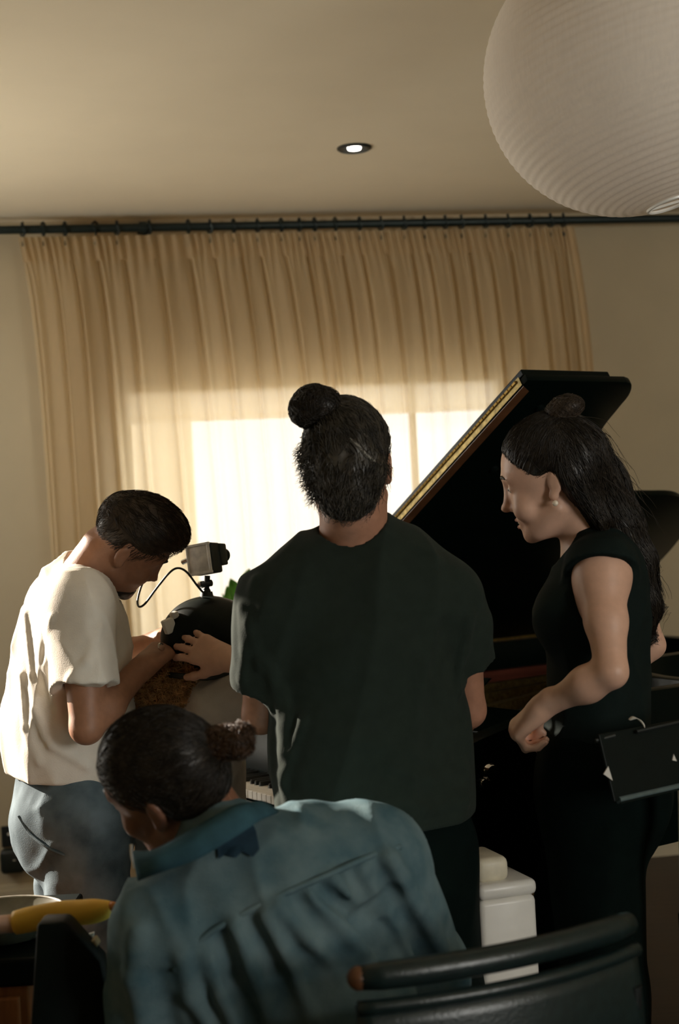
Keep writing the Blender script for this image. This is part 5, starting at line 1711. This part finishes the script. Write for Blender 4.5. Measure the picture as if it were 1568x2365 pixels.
# ------------------------------------------------------------------ cabinet and clutter at lower left
def clutter():
    c = P(10, 2230, 2.62); c = V(c[0] - .10, c[1], 0)
    cab = thing('cabinet', 'low orange-brown wooden cabinet with a dark top, lower left corner', 'cabinet', c)
    zt_ = P(30, 2215, 2.5)[2]
    x0, x1, y0, y1 = c[0] - .35, P(95, 2300, 2.52)[0], 2.50, 2.95
    MB().box(((x0 + x1) / 2, (y0 + y1) / 2, (zt_ - .05) / 2), (x1 - x0 - .04, y1 - y0 - .03, zt_ - .05)).build('carcass', 'orange_wood', cab, bevel=.004)
    MB().box(((x0 + x1) / 2, (y0 + y1) / 2, zt_ - .025), (x1 - x0, y1 - y0, .05)).build('top', 'satin', cab, bevel=.006)
    for i in range(3):
        z1 = zt_ - .065 - i * .19
        dr = MB().box(((x0 + x1) / 2, y0 + .008, z1 - .085), (x1 - x0 - .07, .018, .165)).build('drawer', 'orange_wood', cab, bevel=.004)
        MB().tube([V(x1 - .30, y0 - .016, z1 - .06), V(x1 - .09, y0 - .016, z1 - .085)], .010, 10).build('handle', mat('pale_wood', (.45, .22, .09), .5), dr, smooth=True)
    # shallow smoky dish on the cabinet
    dc = V(P(40, 2185, 2.62)[0] - .03, 2.64, zt_)
    di = thing('dish', 'shallow smoky grey dish on the cabinet, left of the black case', 'dish', dc)
    MB().lathe([(0, .0), (.06, .0), (.075, .006), (.115, .045), (.112, .047), (.07, .012), (0, .010)], dc, n=36).build('bowl', 'clear_grey', di, smooth=True)
    MB().tube([dc + V(x, y, .0475) for x, y in ((.113 * math.cos(a), .113 * math.sin(a)) for a in np.linspace(0, 6.283, 41))], .002, 6, cap=False).build('rim', 'screen', di, smooth='full')
    # black wedge-shaped case standing on the floor in front
    d0 = 2.30
    A1, A2, A3, A4 = P(84, 2132, d0), P(150, 2130, d0), P(232, 2222, d0), P(268, 2420, d0)
    A0 = P(66, 2420, d0); zb = 0.0
    loop = [A1, A2, A3, A4, V(A4[0] + .03, d0, 0), V(A0[0] - .01, d0, 0), A0]
    bc = thing('black_case', 'tall black wedge-shaped case with a sloping side, lower left', 'case', V((A0[0] + A4[0]) / 2, d0 + .09, 0))
    MB().prism(loop, V(0, .06, 0)).build('shell', 'satin', bc, bevel=.008, segs=2, smooth=True)
    MB().tube([P(228, 2250, d0 + .09), P(262, 2262, d0 + .09), P(268, 2330, d0 + .09), P(245, 2335, d0 + .09)], .008, 8).build('handle', 'satin', bc, smooth=True)
    MB().box(P(208, 2183, d0 + .05), (.030, .03, .014), (unit((.85, 0, .5)), V(0, 1, 0), unit((-.5, 0, .85)))).build('latch', mat('tan_latch', (.45, .36, .2), .5), bc, bevel=.003)
    # yellow tapered roll lying across the case
    yt = [P(-60, 2142, 2.45), P(34, 2132, 2.44), P(36, 2131, 2.44), P(85, 2120, 2.435), P(140, 2110, 2.43), P(190, 2107, 2.42), P(235, 2102, 2.41), P(258, 2095, 2.405), P(264, 2092, 2.40)]
    yr = thing('yellow_roll', 'long yellow padded roll tapering to an orange tip, lying behind the black case', 'roll', (yt[3] + yt[5]) / 2)
    MB().tube(catmull(yt[2:8], 5), list(np.interp(np.linspace(0, 1, 26), [0, .1, .45, .7, .92, 1], [.020, .0215, .0215, .021, .014, .010])), 16).build('padded_sleeve', 'yellow', yr, smooth='full')
    MB().tube(yt[7:9] + [P(270, 2089, 2.395)], [.010, .007, .003], 12).build('tip', mat('orange_tip', (.55, .20, .03), .5), yr, smooth='full')
    MB().tube(yt[0:2], .0155, 14).build('rod_end', 'pink', yr, smooth='full')
    pst = (yt[4] + yt[5]) / 2
    MB().tube([V(pst[0], pst[1] + .0, pst[2] - .02), V(pst[0], pst[1], 0)], .012, 10).build('support', 'satin', yr, smooth=True)
    hh = P(198, 2160, 2.43)
    MB().prism([hh, hh + V(.014, 0, .004), hh + V(.010, 0, -.026), hh + V(.003, 0, -.022)], V(0, .006, 0)).build('tag', 'white_gloss', yr)


clutter()
